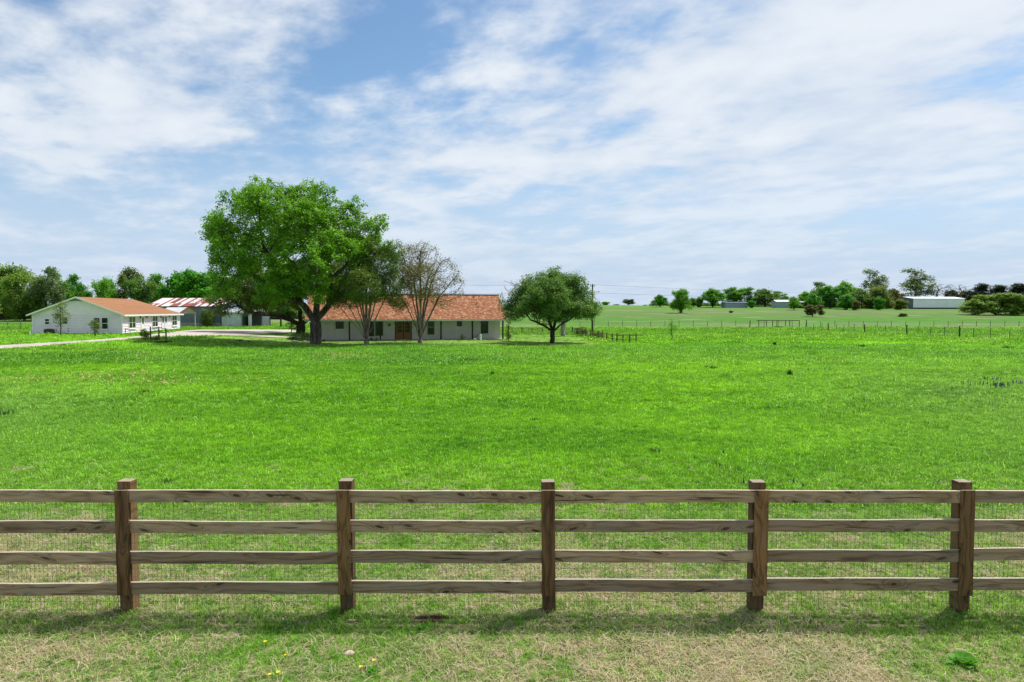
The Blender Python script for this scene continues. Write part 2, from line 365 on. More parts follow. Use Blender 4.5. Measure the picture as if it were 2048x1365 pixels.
# --- grass colour by place in the field (shared by soil sheet and by blades)
def grass_color(nt, blade):
    p = world_pos(nt); x, y, z = xyz(nt, p)
    ps = comb(nt, M_(nt, 'MULTIPLY', x, .55), y, 0.0)
    big = noise(nt, ps, .055, 4, .6, w=2.0); mid = noise(nt, ps, .28, 5, .62, w=6.0); fine = noise(nt, p, 2.2, 4, .65, w=1.0)
    vfine = noise(nt, p, 14.0, 3, .7, w=1.0)
    f = M_(nt, 'ADD', M_(nt, 'ADD', M_(nt, 'MULTIPLY', big, .45), M_(nt, 'MULTIPLY', mid, .35)), M_(nt, 'MULTIPLY', fine, .20))
    lush = mixc(nt, maprange(nt, f, .38, .62), (0.088, 0.290, 0.008), (0.255, 0.550, 0.018))
    # paler, cooler turf at the left of the meadow
    cool = M_(nt, 'MULTIPLY', maprange(nt, M_(nt, 'ADD', x, M_(nt, 'MULTIPLY', y, .42)), 2, -12), maprange(nt, y, 44, 22))
    cool2 = M_(nt, 'MULTIPLY', maprange(nt, M_(nt, 'SUBTRACT', x, M_(nt, 'MULTIPLY', y, .25)), 0, 14), maprange(nt, y, 60, 20))
    cl = M_(nt, 'MAXIMUM', M_(nt, 'MULTIPLY', cool, .7), M_(nt, 'MULTIPLY', cool2, .55))
    col = mixc(nt, cl, lush, (0.185, 0.35, 0.095))
    band = M_(nt, 'MULTIPLY', maprange(nt, M_(nt, 'ADD', y, M_(nt, 'MULTIPLY', mid, 14)), 52, 60), maprange(nt, M_(nt, 'ADD', y, M_(nt, 'MULTIPLY', mid, 10)), 82, 72))
    band = M_(nt, 'MULTIPLY', band, maprange(nt, x, -34, -20))
    col = mixc(nt, M_(nt, 'MULTIPLY', band, .35), col, (0.055, 0.26, 0.010))
    # tired turf towards the fence and in front of it
    tired = M_(nt, 'MULTIPLY', maprange(nt, y, 17, 9.5), M_(nt, 'ADD', M_(nt, 'MULTIPLY', maprange(nt, mid, .3, .7), .5), .5))
    col = mixc(nt, M_(nt, 'MULTIPLY', tired, .75), col, mixc(nt, maprange(nt, fine, .35, .65), (0.120, 0.260, 0.035), (0.25, 0.39, 0.10)))
    # mown lawn round the houses
    lawn = M_(nt, 'MULTIPLY', maprange(nt, M_(nt, 'ADD', y, M_(nt, 'MULTIPLY', mid, 5)), 68, 71), maprange(nt, x, 12, 6))
    lawn = M_(nt, 'MULTIPLY', lawn, maprange(nt, y, 108, 100))
    lawn = M_(nt, 'MULTIPLY', lawn, maprange(nt, x, -36, -30))
    lc = mixc(nt, maprange(nt, mid, .35, .65), (0.13, 0.22, 0.045), (0.24, 0.33, 0.095))
    col = mixc(nt, M_(nt, 'MULTIPLY', lawn, .8), col, lc)
    # streaks of yellowed grass
    yel = maprange(nt, noise(nt, comb(nt, M_(nt, 'MULTIPLY', x, .35), y, 0), .11, 5, .6, w=11.0), .58, .72)
    yel = M_(nt, 'MULTIPLY', yel, maprange(nt, y, 74, 86))
    col = mixc(nt, M_(nt, 'MULTIPLY', yel, .55), col, (0.32, 0.37, 0.11))
    col = mixc(nt, maprange(nt, y, 68, 84, 0, .62), col, mixc(nt, maprange(nt, mid, .35, .65), (0.085, 0.235, 0.020), (0.175, 0.345, 0.050)))
    # rough pasture beyond the wire fence, in bands
    past = maprange(nt, M_(nt, 'ADD', y, M_(nt, 'MULTIPLY', mid, 16)), 147, 157)
    yy = M_(nt, 'ADD', y, M_(nt, 'MULTIPLY', M_(nt, 'SUBTRACT', big, .5), 45))
    r = nt.nodes.new('ShaderNodeValToRGB'); nt.links.new(maprange(nt, yy, 140, 345, smooth=False), r.inputs[0]); e = r.color_ramp.elements
    e[0].position = 0; e[0].color = (.105, .165, .055, 1); e[1].position = 1; e[1].color = (.13, .21, .06, 1)
    for q, cc in ((.10, (.105, .165, .06)), (.13, (.05, .15, .018)), (.25, (.055, .16, .02)), (.30, (.085, .145, .045)), (.46, (.095, .155, .05)), (.56, (.13, .155, .075)), (.64, (.075, .17, .035)), (.8, (.10, .20, .04))):
        k = e.new(q); k.color = (*cc, 1)
    pc = mixc(nt, maprange(nt, fine, .3, .7, 0, .5), r.outputs[0], (0.075, 0.10, 0.035))
    pn = noise(nt, comb(nt, M_(nt, 'MULTIPLY', x, .35), y, 0), .16, 6, .7, w=21.0)
    pc = mixc(nt, maprange(nt, pn, .50, .60, 0, .85), pc, (0.065, 0.20, 0.018)); pc = mixc(nt, maprange(nt, pn, .47, .38, 0, .7), pc, (0.21, 0.20, 0.11))
    pc = mixc(nt, 1.0, pc, (1.30, 1.30, 1.25), 'MULTIPLY')
    col = mixc(nt, past, col, pc)
    return col, p, x, y, fine, mid, vfine

def ground_mat():
    m, nt, b = mat('meadow_ground', 1.0, .05)
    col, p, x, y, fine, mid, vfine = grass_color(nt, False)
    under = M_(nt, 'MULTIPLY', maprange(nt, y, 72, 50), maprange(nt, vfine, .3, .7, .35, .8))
    col = mixc(nt, under, col, (0.030, 0.045, 0.014))        # thatch tone, darkened to paint in shade between the standing blades
    bald = M_(nt, 'MULTIPLY', maprange(nt, noise(nt, p, .8, 4, .6, w=31.0), .64, .72), maprange(nt, y, 26, 16))
    col = mixc(nt, M_(nt, 'MULTIPLY', bald, .8), col, (0.34, 0.26, 0.18))
    # thatch and bare earth show between the blades near the fence
    th = M_(nt, 'ADD', M_(nt, 'MULTIPLY', fine, .55), M_(nt, 'MULTIPLY', mid, .45))
    near = maprange(nt, y, 14, 8.5)
    thc = mixc(nt, maprange(nt, vfine, .35, .65), (0.09, 0.065, 0.04), (0.38, 0.31, 0.20))
    col = mixc(nt, M_(nt, 'MULTIPLY', near, maprange(nt, th, .42, .58, .2, .9)), col, thc)
    hx = M_(nt, 'DIVIDE', M_(nt, 'SUBTRACT', x, -0.92), .30); hy = M_(nt, 'DIVIDE', M_(nt, 'SUBTRACT', y, 7.62), .15)
    hr = M_(nt, 'ADD', M_(nt, 'MULTIPLY', hx, hx), M_(nt, 'MULTIPLY', hy, hy))
    col = mixc(nt, maprange(nt, M_(nt, 'ADD', hr, M_(nt, 'MULTIPLY', fine, 1.0)), 1.7, .5), col, (0.055, 0.032, 0.02))
    grain = maprange(nt, vfine, .3, .7, .80, 1.12)
    col = mixc(nt, 1.0, col, comb(nt, grain, grain, grain), 'MULTIPLY')
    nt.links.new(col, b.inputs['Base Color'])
    bump(nt, b, M_(nt, 'ADD', fine, M_(nt, 'MULTIPLY', vfine, .3)), .8, .10); return m
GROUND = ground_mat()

def blade_mat(name, trans, mult=(1, 1, 1)):
    m = bpy.data.materials.new(name); m.use_nodes = True; nt = m.node_tree; nt.nodes.clear()
    col = grass_color(nt, True)[0]; oi = mk(nt, 'ShaderNodeObjectInfo').outputs['Random']
    at_ = mk(nt, 'ShaderNodeAttribute', attribute_name='rnd').outputs['Fac']
    col = mixc(nt, 1.0, col, mixc(nt, at_, (.55, .60, .5), (1.40, 1.32, 1.5)), 'MULTIPLY')
    col = mixc(nt, M_(nt, 'MULTIPLY', M_(nt, 'GREATER_THAN', at_, .90), .6), col, (0.50, 0.66, 0.30))   # dry pale tips
    t = mixc(nt, oi, (.45, .50, .48), (1.5, 1.38, 1.55)); col = mixc(nt, 1.0, col, t, 'MULTIPLY')
    col = mixc(nt, 1.0, col, mult, 'MULTIPLY')
    d = mk(nt, 'ShaderNodeBsdfPrincipled', {'Base Color': col, 'Roughness': .6, 'Specular IOR Level': .12})
    tr = mk(nt, 'ShaderNodeBsdfTranslucent', {'Color': mixc(nt, 1.0, col, (1.25, 1.2, .6), 'MULTIPLY')})
    x = mk(nt, 'ShaderNodeMixShader', {0: trans, 1: d.outputs[0], 2: tr.outputs[0]})
    mk(nt, 'ShaderNodeOutputMaterial', {'Surface': x.outputs[0]}); return m
BLADE = blade_mat('green_grass_blades', .45, (1.2, 1.2, 1.2))
STRAW = leafmat('dry_straw_blades', (0.27, 0.215, 0.115), (0.78, 0.70, 0.47), trans=.3)

# ------------------------------------------------------------------ ground sheet
def axis(segs):
    a = []
    for s0, s1, d in segs: a += list(np.arange(s0, s1, d))
    return np.array(a + [segs[-1][1]])
gxs = axis([(-3000, -700, 460), (-700, -150, 22), (-150, 150, 1.5), (150, 700, 22), (700, 3000, 460)])
gys = axis([(-60, 0, 6), (0, 150, 1.0), (150, 360, 3), (360, 700, 20), (700, 4000, 300)])
X, Y = np.meshgrid(gxs, gys); Z = h(X, Y)
V = np.stack([X, Y, Z], -1).reshape(-1, 3); nx, ny = len(gxs), len(gys)
ii, jj = np.meshgrid(np.arange(nx - 1), np.arange(ny - 1)); a = (jj * nx + ii).ravel()
Fc = np.stack([a, a + 1, a + nx + 1, a + nx], -1)
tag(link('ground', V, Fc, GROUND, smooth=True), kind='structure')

def strip(name, top, bot, m, lift, n=6, sub=5):
    def res(pl):
        o = []
        for i in range(len(pl) - 1):
            for k in range(sub): t = k / sub; o.append((pl[i][0] * (1 - t) + pl[i + 1][0] * t, pl[i][1] * (1 - t) + pl[i + 1][1] * t))
        return o + [pl[-1]]
    A = [G(*q) for q in res(top)]; B = [G(*q) for q in res(bot)]; vs = []; rr = random.Random(4)
    for p, q in zip(A, B):
        w1, w2 = rr.uniform(-.12, .12), rr.uniform(-.12, .12)
        for k in range(n + 1):
            t = k / n; x = p.x * (1 - t) + q.x * t; y = p.y * (1 - t) + q.y * t + (w1 if k == 0 else w2 if k == n else 0)
            vs.append((x, y, hh(x, y) + lift))
    fs = [(i * (n + 1) + k, (i + 1) * (n + 1) + k, (i + 1) * (n + 1) + k + 1, i * (n + 1) + k + 1) for i in range(len(A) - 1) for k in range(n)]
    fs = [f[::-1] for f in fs]
    o = link(name, vs, fs, m, smooth=True); tag(o, kind='structure'); return [(p, q) for p, q in zip(A, B)]
drive_edge = strip('driveway',
    [(-120, 698), (-60, 695), (0, 691.5), (60, 688), (120, 684.8), (180, 681), (230, 677.5), (280, 672.5), (330, 667), (362, 662.5), (400, 660), (460, 659.6), (520, 659.6), (590, 660)],
    [(-120, 711), (-60, 706), (0, 700), (60, 695.5), (120, 690.5), (180, 686), (230, 682), (280, 677.5), (330, 675), (362, 674), (400, 673), (460, 672), (505, 670.5), (600, 664)], DRIVE, .03)
path_edge = strip('footpath', [(470, 671.8), (540, 672.5), (640, 677)], [(470, 672.4), (540, 675.0), (640, 680)], DRIVE, .036)

# ------------------------------------------------------------------ foreground board fence
rng = random.Random(11)
FY = 7.76
def z_at_fence(py): return zat(py, FY)
fence = thing('board_fence', 'brown four-rail wooden board fence with wire mesh crossing the foreground', 'fence', (0, FY, 0))
postx = [-9.29, -6.90, -4.475, -1.917, 0.427, 2.845, 5.235, 7.66, 10.08]
rail_top = [z_at_fence(980.5), z_at_fence(1041), z_at_fence(1101), z_at_fence(1160.5)]
def board(xa, xb, z0a, z0b, hgt, y0, y1, seg=10, sag=0.0, seed=0):
    """a sawn board from xa to xb with a little sag and wane, closed solid"""
    m = MB(); r = random.Random(seed); ph = r.uniform(0, 6); b = 0
    for i in range(seg + 1):
        t = i / seg; x = xa + (xb - xa) * t; z = z0a + (z0b - z0a) * t - sag * math.sin(math.pi * t) + .003 * math.sin(ph + 7 * t)
        dy = .004 * math.sin(ph * 2 + 5 * t); e = .0015 * math.sin(ph * 3 + 23 * t)
        m.v += [(x, y0 + dy, z - hgt + e), (x, y1 + dy, z - hgt), (x, y1 + dy, z), (x, y0 + dy, z - .0 + e)]
        if i:
            k = b + (i - 1) * 4
            for q in range(4): m.f.append((k + q, k + 4 + q, k + 4 + (q + 1) % 4, k + (q + 1) % 4))
    m.f.append((0, 1, 2, 3)); k = seg * 4; m.f.append((k + 3, k + 2, k + 1, k)); return m
def local(m, cx, cz):
    m.v = [(x - cx, y, z - cz) for x, y, z in m.v]; return m
for i, px_ in enumerate(postx):
    lean = rng.uniform(-.012, .012)
    hgt = zat(963.5, FY + .03) + .008 + rng.uniform(-.01, .012); xo = px_ + rng.uniform(-.006, .006)
    m = MB(); mm = Matrix.Shear('XZ', 4, (lean, 0)) if False else Matrix.Rotation(lean, 4, 'Y')
    m.box(-.077, .077, .022, .165, -.4, hgt - .008, mm)
    o = m.build('post', POSTW, fence, bevel=.006); o.location = (xo, 0, 0)
    m = MB().box(-.077 + rng.uniform(-.006, .004), .077, -.045, -.021, z_at_fence(1188) + rng.uniform(-.015, .01), rail_top[0] + .008, Matrix.Rotation(rng.uniform(-.008, .008), 4, 'Y'))
    o = m.build('cover_board', COVERW, fence, bevel=.003); o.location = (px_ + rng.uniform(-.01, .01), 0, 0)
    for zt in rail_top:
        for sx in (-.05, .05):
            n_ = MB().bar((0, -.0475, 0), (0, -.044, 0), .0035, n=6).build('nail', WIRE, o); n_.location = (sx + rng.uniform(-.008, .008), 0, zt - .04)
for i in range(len(postx) - 1):
    xa, xb = postx[i], postx[i + 1]; xm = (xa + xb) / 2
    right = .0045 * xm
    for k, zt in enumerate(rail_top):
        off = right * (k / 3) * 1.2
        za = zt + off + rng.uniform(-.008, .006); zb = zt + off + rng.uniform(-.007, .007)
        m = board(xa + .003, xb - .003, za, zb, .142 + rng.uniform(-.004, .003), -.0195, .0185, sag=rng.uniform(-.004, .006), seed=i * 10 + k)
        o = local(m, xm, zt).build('rail', RAIL, fence, bevel=.005); o.location = (xm, 0, zt)
# welded wire mesh stapled behind the rails
m = MB(); rr = .0011
x0, x1 = postx[0], postx[-1]; xw = x0; k = 0
def wirebox(m, x0, x1, y, z0, z1): m.box(x0, x1, y - rr, y + rr, z0, z1)
ph = [rng.uniform(0, 6) for _ in range(4)]
while xw < x1:
    j = .003 * math.sin(xw * 3 + ph[0]); wirebox(m, xw - rr + j, xw + rr + j, .0205, .02, 1.40); xw += .0508
for q in range(15):
    z = .03 + q * .098
    for s_ in range(int((x1 - x0) / .6)):
        a0 = x0 + s_ * .6; wirebox(m, a0, a0 + .6, .0205 + .0026, z - rr, z + rr)
m.build('wire_mesh', WIRE, fence)

# ------------------------------------------------------------------ trees
def colonize(att, P0, par0, step, kill, iters, rng, up=0.0, jit=.12, infl=1e9):
    P = [np.array(p, float) for p in P0]; par = list(par0)
    alive = np.ones(len(att), bool); PA = np.array(P)
    D = np.linalg.norm(att[:, None] - PA[None], axis=2); near = D.argmin(1); dist = D.min(1)
    kids = {}
    for it in range(iters):
        al = alive & (dist < infl)
        if not al.any(): break
        idx = near[al]; d = att[al] - np.array(P)[idx]; d /= np.maximum(np.linalg.norm(d, axis=1, keepdims=True), 1e-6)
        uq, inv = np.unique(idx, return_inverse=True); S = np.zeros((len(uq), 3)); np.add.at(S, inv, d)
        new = []
        for q, i in enumerate(uq):
            if kids.get(i, 0) > 3: continue
            dv = S[q] / (np.linalg.norm(S[q]) + 1e-6)
            if par[i] >= 0:
                pd = P[i] - P[par[i]]; pd /= (np.linalg.norm(pd) + 1e-6); dv = dv + .35 * pd
            dv = dv + rng.normal(0, jit, 3) + np.array([0, 0, up]); dv /= np.linalg.norm(dv)
            new.append((P[i] + dv * step, i)); kids[i] = kids.get(i, 0) + 1
        if not new: break
        b = len(P)
        for p, i in new: P.append(p); par.append(int(i))
        NP = np.array([p for p, _ in new]); DD = np.linalg.norm(att[:, None] - NP[None], axis=2); mi = DD.argmin(1); md = DD.min(1)
        up_ = md < dist; near[up_] = b + mi[up_]; dist[up_] = md[up_]; alive &= dist > kill
    return np.array(P), np.array(par)
def radii(P, par, tip, n=2.3, rmax=None):
    acc = np.zeros(len(P))
    for i in range(len(P) - 1, -1, -1):
        if acc[i] == 0: acc[i] = tip ** n
        if par[i] >= 0: acc[par[i]] += acc[i]
    r = acc ** (1 / n)
    if rmax: r = tip * (r / tip) ** (math.log(rmax / tip) / math.log(r.max() / tip))
    return r
def tubes(P, par, r, sides=6, flare=None):
    vs = []; fs = []; frame = {}; ring = {}
    def put(c, R, rad):
        b = len(vs)
        for k in range(sides):
            a = 2 * math.pi * k / sides; vs.append(tuple(c + R[0] * (math.cos(a) * rad) + R[1] * (math.sin(a) * rad)))
        return b
    for i in range(len(P)):
        if par[i] < 0:
            frame[i] = (np.array([1., 0, 0]), np.array([0, 1., 0])); ring[i] = put(P[i], frame[i], r[i] * (flare or 1)); continue
        p = par[i]; d = P[i] - P[p]; d = d / (np.linalg.norm(d) + 1e-9)
        a = frame[p][0]; a = a - d * a.dot(d); na = np.linalg.norm(a)
        if na < .1: a = frame[p][1] - d * frame[p][1].dot(d); na = np.linalg.norm(a)
        a = a / na; b_ = np.cross(d, a); frame[i] = (a, b_)
        start = ring[p] if r[i] > .72 * r[p] else put(P[p], frame[i], min(r[p], r[i] * 1.15))
        ring[i] = put(P[i], frame[i], r[i])
        for k in range(sides): fs.append((start + k, start + (k + 1) % sides, ring[i] + (k + 1) % sides, ring[i] + k))
    return np.array(vs), np.array(fs)
def leaves(cent, n_per, spread, size, rng, flat=.35, aspect=.55, droop=0.0):
    c = np.repeat(cent, n_per, axis=0); N = len(c)
    c = c + rng.normal(0, spread, (N, 3)) * np.array([1, 1, .75]); c[:, 2] -= droop * np.abs(rng.normal(0, 1, N))
    nrm = rng.normal(0, 1, (N, 3)); nrm[:, 2] = np.abs(nrm[:, 2]) + flat * 2; nrm /= np.linalg.norm(nrm, axis=1, keepdims=True)
    t = rng.normal(0, 1, (N, 3)); t[:, 2] -= droop * 3; t -= nrm * (t * nrm).sum(1, keepdims=True); t /= np.linalg.norm(t, axis=1, keepdims=True)
    b = np.cross(nrm, t); s = (size * rng.uniform(.55, 1.35, N))[:, None]
    fold = nrm * s * .18
    V = np.stack([c - t * s, c + b * s * aspect + fold, c + t * s, c - b * s * aspect + fold], 1).reshape(-1, 3)
    return V, np.arange(N * 4).reshape(-1, 4), rng.uniform(0, 1, N)
def lobes_pts(lobes, n, rng, shell=.0, taper=None):
    """random points inside a union of ellipsoids given as (x, y, z, rx, ry, rz)"""
    L = np.array(lobes, float); vol = L[:, 3] * L[:, 4] * L[:, 5]; k = rng.choice(len(L), n, p=vol ** .8 / (vol ** .8).sum())
    d = rng.normal(0, 1, (n, 3)); d /= np.linalg.norm(d, axis=1, keepdims=True); rad = (shell + (1 - shell) * rng.uniform(0, 1, n)) ** (1 / 3)
    return L[k, :3] + d * rad[:, None] * L[k, 3:6]
def knots(lobes, k, frac, rng):
    """break smooth lobes into many smaller boughs of foliage"""
    o = []
    for (x, y, z, rx, ry, rz) in lobes:
        for _ in range(k):
            d = rng.normal(0, 1, 3); d[2] += .25; d /= np.linalg.norm(d); q = rng.uniform(.45, .95); f = frac * rng.uniform(.7, 1.25)
            o.append((x + d[0] * rx * q, y + d[1] * ry * q, z + d[2] * rz * q, rx * f, ry * f, rz * f * .8))
    return o
def make_tree(name, label, cat, loc, lobes, trunk, natt, step, kill, tip, rmax, leafm, barkm, nleaf, spread, size, seed,
              shell=.15, leafr=2.2, group=None, flat=.35, aspect=.55, droop=0, leaf_filter=None, sides=6, flare=1.35, up=0.0, extra_bare=None, jit=.12, keep=1.0, fill=1.0, clumpy=0, kfrac=.46):
    rg = np.random.default_rng(seed)
    if clumpy: lobes = knots(lobes, clumpy, kfrac, rg)
    att = lobes_pts(lobes, natt, rg, shell)
    if extra_bare is not None: att = np.concatenate([att, lobes_pts(extra_bare[0], extra_bare[1], rg, .3)])
    P0 = []; par0 = []
    for st in trunk:                                   # every stem is a polyline, the first point of the first is the root
        for j, q in enumerate(st):
            if j == 0 and P0:
                d = [np.linalg.norm(np.array(q) - p) for p in P0]; prev = int(np.argmin(d)); continue
            if j == 0: P0.append(np.array(q, float)); par0.append(-1); prev = 0; continue
            a = P0[prev]; q = np.array(q, float); nseg = max(1, int(np.linalg.norm(q - a) / step))
            for s in range(1, nseg + 1):
                w_ = rg.normal(0, step * .07, 3) if s < nseg else 0
                P0.append(a + (q - a) * s / nseg + w_); par0.append(prev); prev = len(P0) - 1
    P, par = colonize(att, P0, par0, step, kill, 90, rg, up, jit)
    r = radii(P, par, tip, 2.25, rmax)
    root = thing(name, label, cat, loc, 0, group)
    v, f = tubes(P, par, r, sides, flare); link('trunk', v, f, barkm, root, smooth=True)
    if nleaf:
        nk = np.zeros(len(P), int)
        for q in par:
            if q >= 0: nk[q] += 1
        sel = (r < tip * leafr) & (np.arange(len(P)) >= len(P0)); cent = P[sel]
        if extra_bare is not None:
            ok = np.ones(len(cent), bool)
            for (x, y, z, rx, ry, rz) in extra_bare[0]:
                ok &= (((cent - [x, y, z]) / [rx, ry, rz]) ** 2).sum(1) > 1
            cent = cent[ok]
        if leaf_filter: cent = cent[leaf_filter(cent, rg)]
        if fill:
            ac_ = att[rg.uniform(0, 1, len(att)) < fill]
            if extra_bare is not None: ac_ = att[:natt][rg.uniform(0, 1, natt) < fill]
            if leaf_filter: ac_ = ac_[leaf_filter(ac_, rg)]
            cent = np.concatenate([cent, ac_])
        if keep < 1: cent = cent[rg.uniform(0, 1, len(cent)) < keep]
        V, Fq, rn = leaves(cent, nleaf, spread, size, rg, flat, aspect, droop); link('crown', V, Fq, leafm, root, attr=rn)
    return root
def px_lobes(base, d, lst, depth=.8, rg=None, dshift=0):
    """lobes measured on the photograph as (px, py, radius px) turned into metres round a trunk base at distance d"""
    o = []; s = d / F
    for q in lst:
        cx, cy, r = q[:3]; yo = q[3] if len(q) > 3 else 0; ry = q[4] if len(q) > 4 else 1
        z = zat(cy, d) - base.z; x = (cx - 1024) / F * d - base.x
        o.append((x, yo + dshift, z, r * s, r * s * depth * 1.1, r * s * ry))
    return o
def pxp(base, d, px, py, yo=0.0): return ((px - 1024) / F * d - base.x, yo, zat(py, d) - base.z)

# the big spreading pecan
b = G(632, 688.5); d = b.y
lob = [(452, 452, 42, 0), (440, 505, 33, 1.5), (497, 420, 40, 1), (520, 398, 34, -1), (575, 400, 40, 0), (610, 396, 38, 1), (665, 408, 40, -1), (705, 432, 38, 1), (742, 468, 36, 0),
       (760, 500, 28, -1), (560, 450, 50, -4.5), (640, 460, 52, -4), (700, 500, 45, -3), (500, 480, 50, -3.5), (560, 450, 50, 4.5), (640, 460, 52, 5), (700, 500, 45, 4), (500, 490, 50, 4),
       (590, 500, 48, -5.5), (655, 530, 46, -4.5), (540, 540, 44, -4.5), (470, 545, 36, -2), (600, 560, 40, -5), (725, 545, 34, 1), (455, 585, 26, 0), (690, 580, 30, 3), (520, 590, 30, 2),
       (432, 548, 24, 1), (425, 470, 20, 0), (770, 520, 24, 2), (758, 450, 22, 0), (718, 415, 24, 1), (480, 405, 26, 0), (425, 440, 18, 0), (620, 420, 45, 0), (690, 470, 45, 0), (600, 470, 60, 0), (700, 575, 30, 0), (665, 592, 24, -2), (560, 592, 30, -2), (600, 572, 36, -5), (645, 578, 30, -4.5), (430, 575, 24, 1)]
tr = [[(0, 0, -.3), pxp(b, d, 632, 660), pxp(b, d, 630, 644)], [pxp(b, d, 630, 644), pxp(b, d, 610, 610, -.5), pxp(b, d, 585, 560, -1.5), pxp(b, d, 545, 500, -2)],
      [pxp(b, d, 632, 650), pxp(b, d, 655, 612, .5), pxp(b, d, 668, 560, -1), pxp(b, d, 662, 480, -1)], [pxp(b, d, 630, 644), pxp(b, d, 632, 590, 1), pxp(b, d, 620, 500, 1.5), pxp(b, d, 600, 440, 1)],
      [pxp(b, d, 655, 612, .5), pxp(b, d, 690, 590, -1), pxp(b, d, 715, 540, -.5)], [pxp(b, d, 610, 610, -.5), pxp(b, d, 555, 570, -2), pxp(b, d, 500, 540, -1.5), pxp(b, d, 465, 500, -1)],
      [pxp(b, d, 632, 590, 1), pxp(b, d, 560, 520, 4), pxp(b, d, 500, 460, 4)], [pxp(b, d, 668, 560, -1), pxp(b, d, 710, 500, 3)]]
make_tree('pecan_tree', 'largest tree, broad bright green crown on a thick grey trunk at the low house', 'tree', b, px_lobes(b, d, lob), tr,
          4200, .42, .60, .020, .60, LF_PECAN, BARK_GREY, 22, .21, .125, 5, fill=.65, clumpy=9, kfrac=.50, shell=.25, leafr=1.9, flare=1.3, sides=8)
# live oak behind it with low boughs
b = G(600, 668.5); d = b.y
lob = [(438, 618, 18, 0, .7), (462, 620, 20, -1, .7), (492, 622, 20, 0, .6), (520, 616, 20, 1, .6), (470, 590, 34, 0, .7), (440, 600, 22, 0, .7), (520, 600, 34, -2, .6), (560, 570, 40, -3), (620, 560, 44, -2), (670, 575, 40, 0), (500, 560, 40, -1), (690, 600, 26, 0), (560, 560, 40, 4), (630, 540, 40, 4), (450, 572, 26, 1, .7),
       (590, 610, 26, -4, .7), (650, 610, 26, -3, .7)]
tr = [[(0, 0, -.3), pxp(b, d, 602, 652)], [pxp(b, d, 602, 652), pxp(b, d, 585, 640, -.5), pxp(b, d, 555, 628, -1), pxp(b, d, 515, 627, -1), pxp(b, d, 480, 612, -.5)],
      [pxp(b, d, 602, 652), pxp(b, d, 600, 620), pxp(b, d, 575, 590, -1)], [pxp(b, d, 602, 652), pxp(b, d, 630, 620, 1), pxp(b, d, 655, 590)]]
make_tree('live_oak', 'dark olive oak with a long low bough, just behind the largest tree', 'tree', b, px_lobes(b, d, lob), tr, 2200, .42, .6, .02, .62, LF_OAK, BARK_DARK, 26, .26, .12, 8, fill=.9, clumpy=7, kfrac=.5, flare=1.4, sides=8)
# two multi-stemmed crape myrtles
def myrtle(px, py, lob, stems, label, seed, nleaf, leafm, keep, natt, leaf_filter=None):
    b = G(px, py); d = b.y; top = []
    fork = pxp(b, d, px - .5, py - 8)
    tr = [[(0, 0, -.2), fork]]
    for (a, c, yo) in stems:
        mx = (px + (a - px) * .36, py - 8 + (c - py + 8) * .42)
        tr.append([fork, pxp(b, d, mx[0], mx[1], yo * .4), pxp(b, d, a, c, yo)])
    return make_tree('crape_myrtle', label, 'tree', b, px_lobes(b, d, lob), tr, natt, .27, .36, .013, .27, leafm, BARK_MYRTLE, nleaf, .20, .075, seed, shell=.2, leafr=1.9, keep=keep, flare=1.2, up=.12, fill=.75,
                     group='crape myrtles in front of the low house', leaf_filter=leaf_filter)
myrtle(733, 690, [(695, 590, 30, 0), (720, 540, 36, 0), (765, 530, 36, 0), (745, 500, 24, 0), (780, 570, 28, 0), (735, 575, 36, -2), (735, 575, 36, 2), (672, 600, 18, 0), (790, 600, 18, 0), (790, 500, 20, 0), (710, 500, 20, 1)],
       [(700, 610, -1), (713, 590, 1), (722, 570, -.3), (731, 560, .4), (742, 565, 1.3), (750, 580, -1), (692, 630, 0), (768, 600, .6), (706, 600, .8), (760, 590, -1.2)],
       'leafy olive multi-stemmed tree beside the wooden front door, nearest the big grey trunk', 21, 13, LF_MYRTLE, 1, 3000)
myrtle(841, 687, [(820, 520, 30, 0), (860, 520, 30, 0), (895, 545, 28, 0), (905, 575, 26, 0), (800, 560, 26, 0), (845, 565, 38, -2), (850, 560, 38, 2), (885, 600, 26, 0, .6), (800, 610, 18, 0, .6), (845, 498, 16, 0), (918, 560, 12, 0)],
       [(805, 590, -1), (818, 575, 1), (830, 560, -.5), (840, 550, .6), (852, 560, 1.2), (864, 570, -1), (880, 590, .4), (800, 625, .5), (812, 600, .9), (872, 600, 1), (846, 575, -1.3)],
       'sparse brown-twigged multi-stemmed tree in front of the tiled roof, right one of the pair', 22, 9, LF_TWIGGY, 1.0, 4200,
       leaf_filter=lambda c, rg: rg.uniform(0, 1, len(c)) < np.clip(.62 - c[:, 0] * .20 - (c[:, 2] - 6) * .05, .22, .95))
# round oak at the right corner of the house
b = G(1104, 686.5); d = b.y
lob = [(1035, 610, 28, 0, .8), (1060, 580, 28, 0), (1100, 568, 28, 0), (1140, 580, 28, 0), (1168, 605, 26, 0), (1100, 600, 42, -3, .8), (1080, 605, 40, 3, .8), (1130, 615, 36, 2, .7), (1150, 622, 26, -2, .6), (1060, 622, 26, -2, .6), (1105, 555, 14, 0), (1018, 622, 14, 0), (1125, 565, 16, 1), (1080, 590, 34, 0), (1130, 590, 34, 0), (1045, 592, 24, 0), (1180, 622, 20, 0), (1105, 625, 36, -2, .6)]
tr = [[(0, 0, -.3), pxp(b, d, 1105, 664)], [pxp(b, d, 1105, 664), pxp(b, d, 1085, 650, -1), pxp(b, d, 1060, 640, -1.4)], [pxp(b, d, 1105, 664), pxp(b, d, 1098, 640, .5), pxp(b, d, 1085, 610, 1)],
      [pxp(b, d, 1105, 664), pxp(b, d, 1112, 640), pxp(b, d, 1120, 600, -1)], [pxp(b, d, 1105, 664), pxp(b, d, 1122, 650, .6), pxp(b, d, 1148, 635, 1)]]
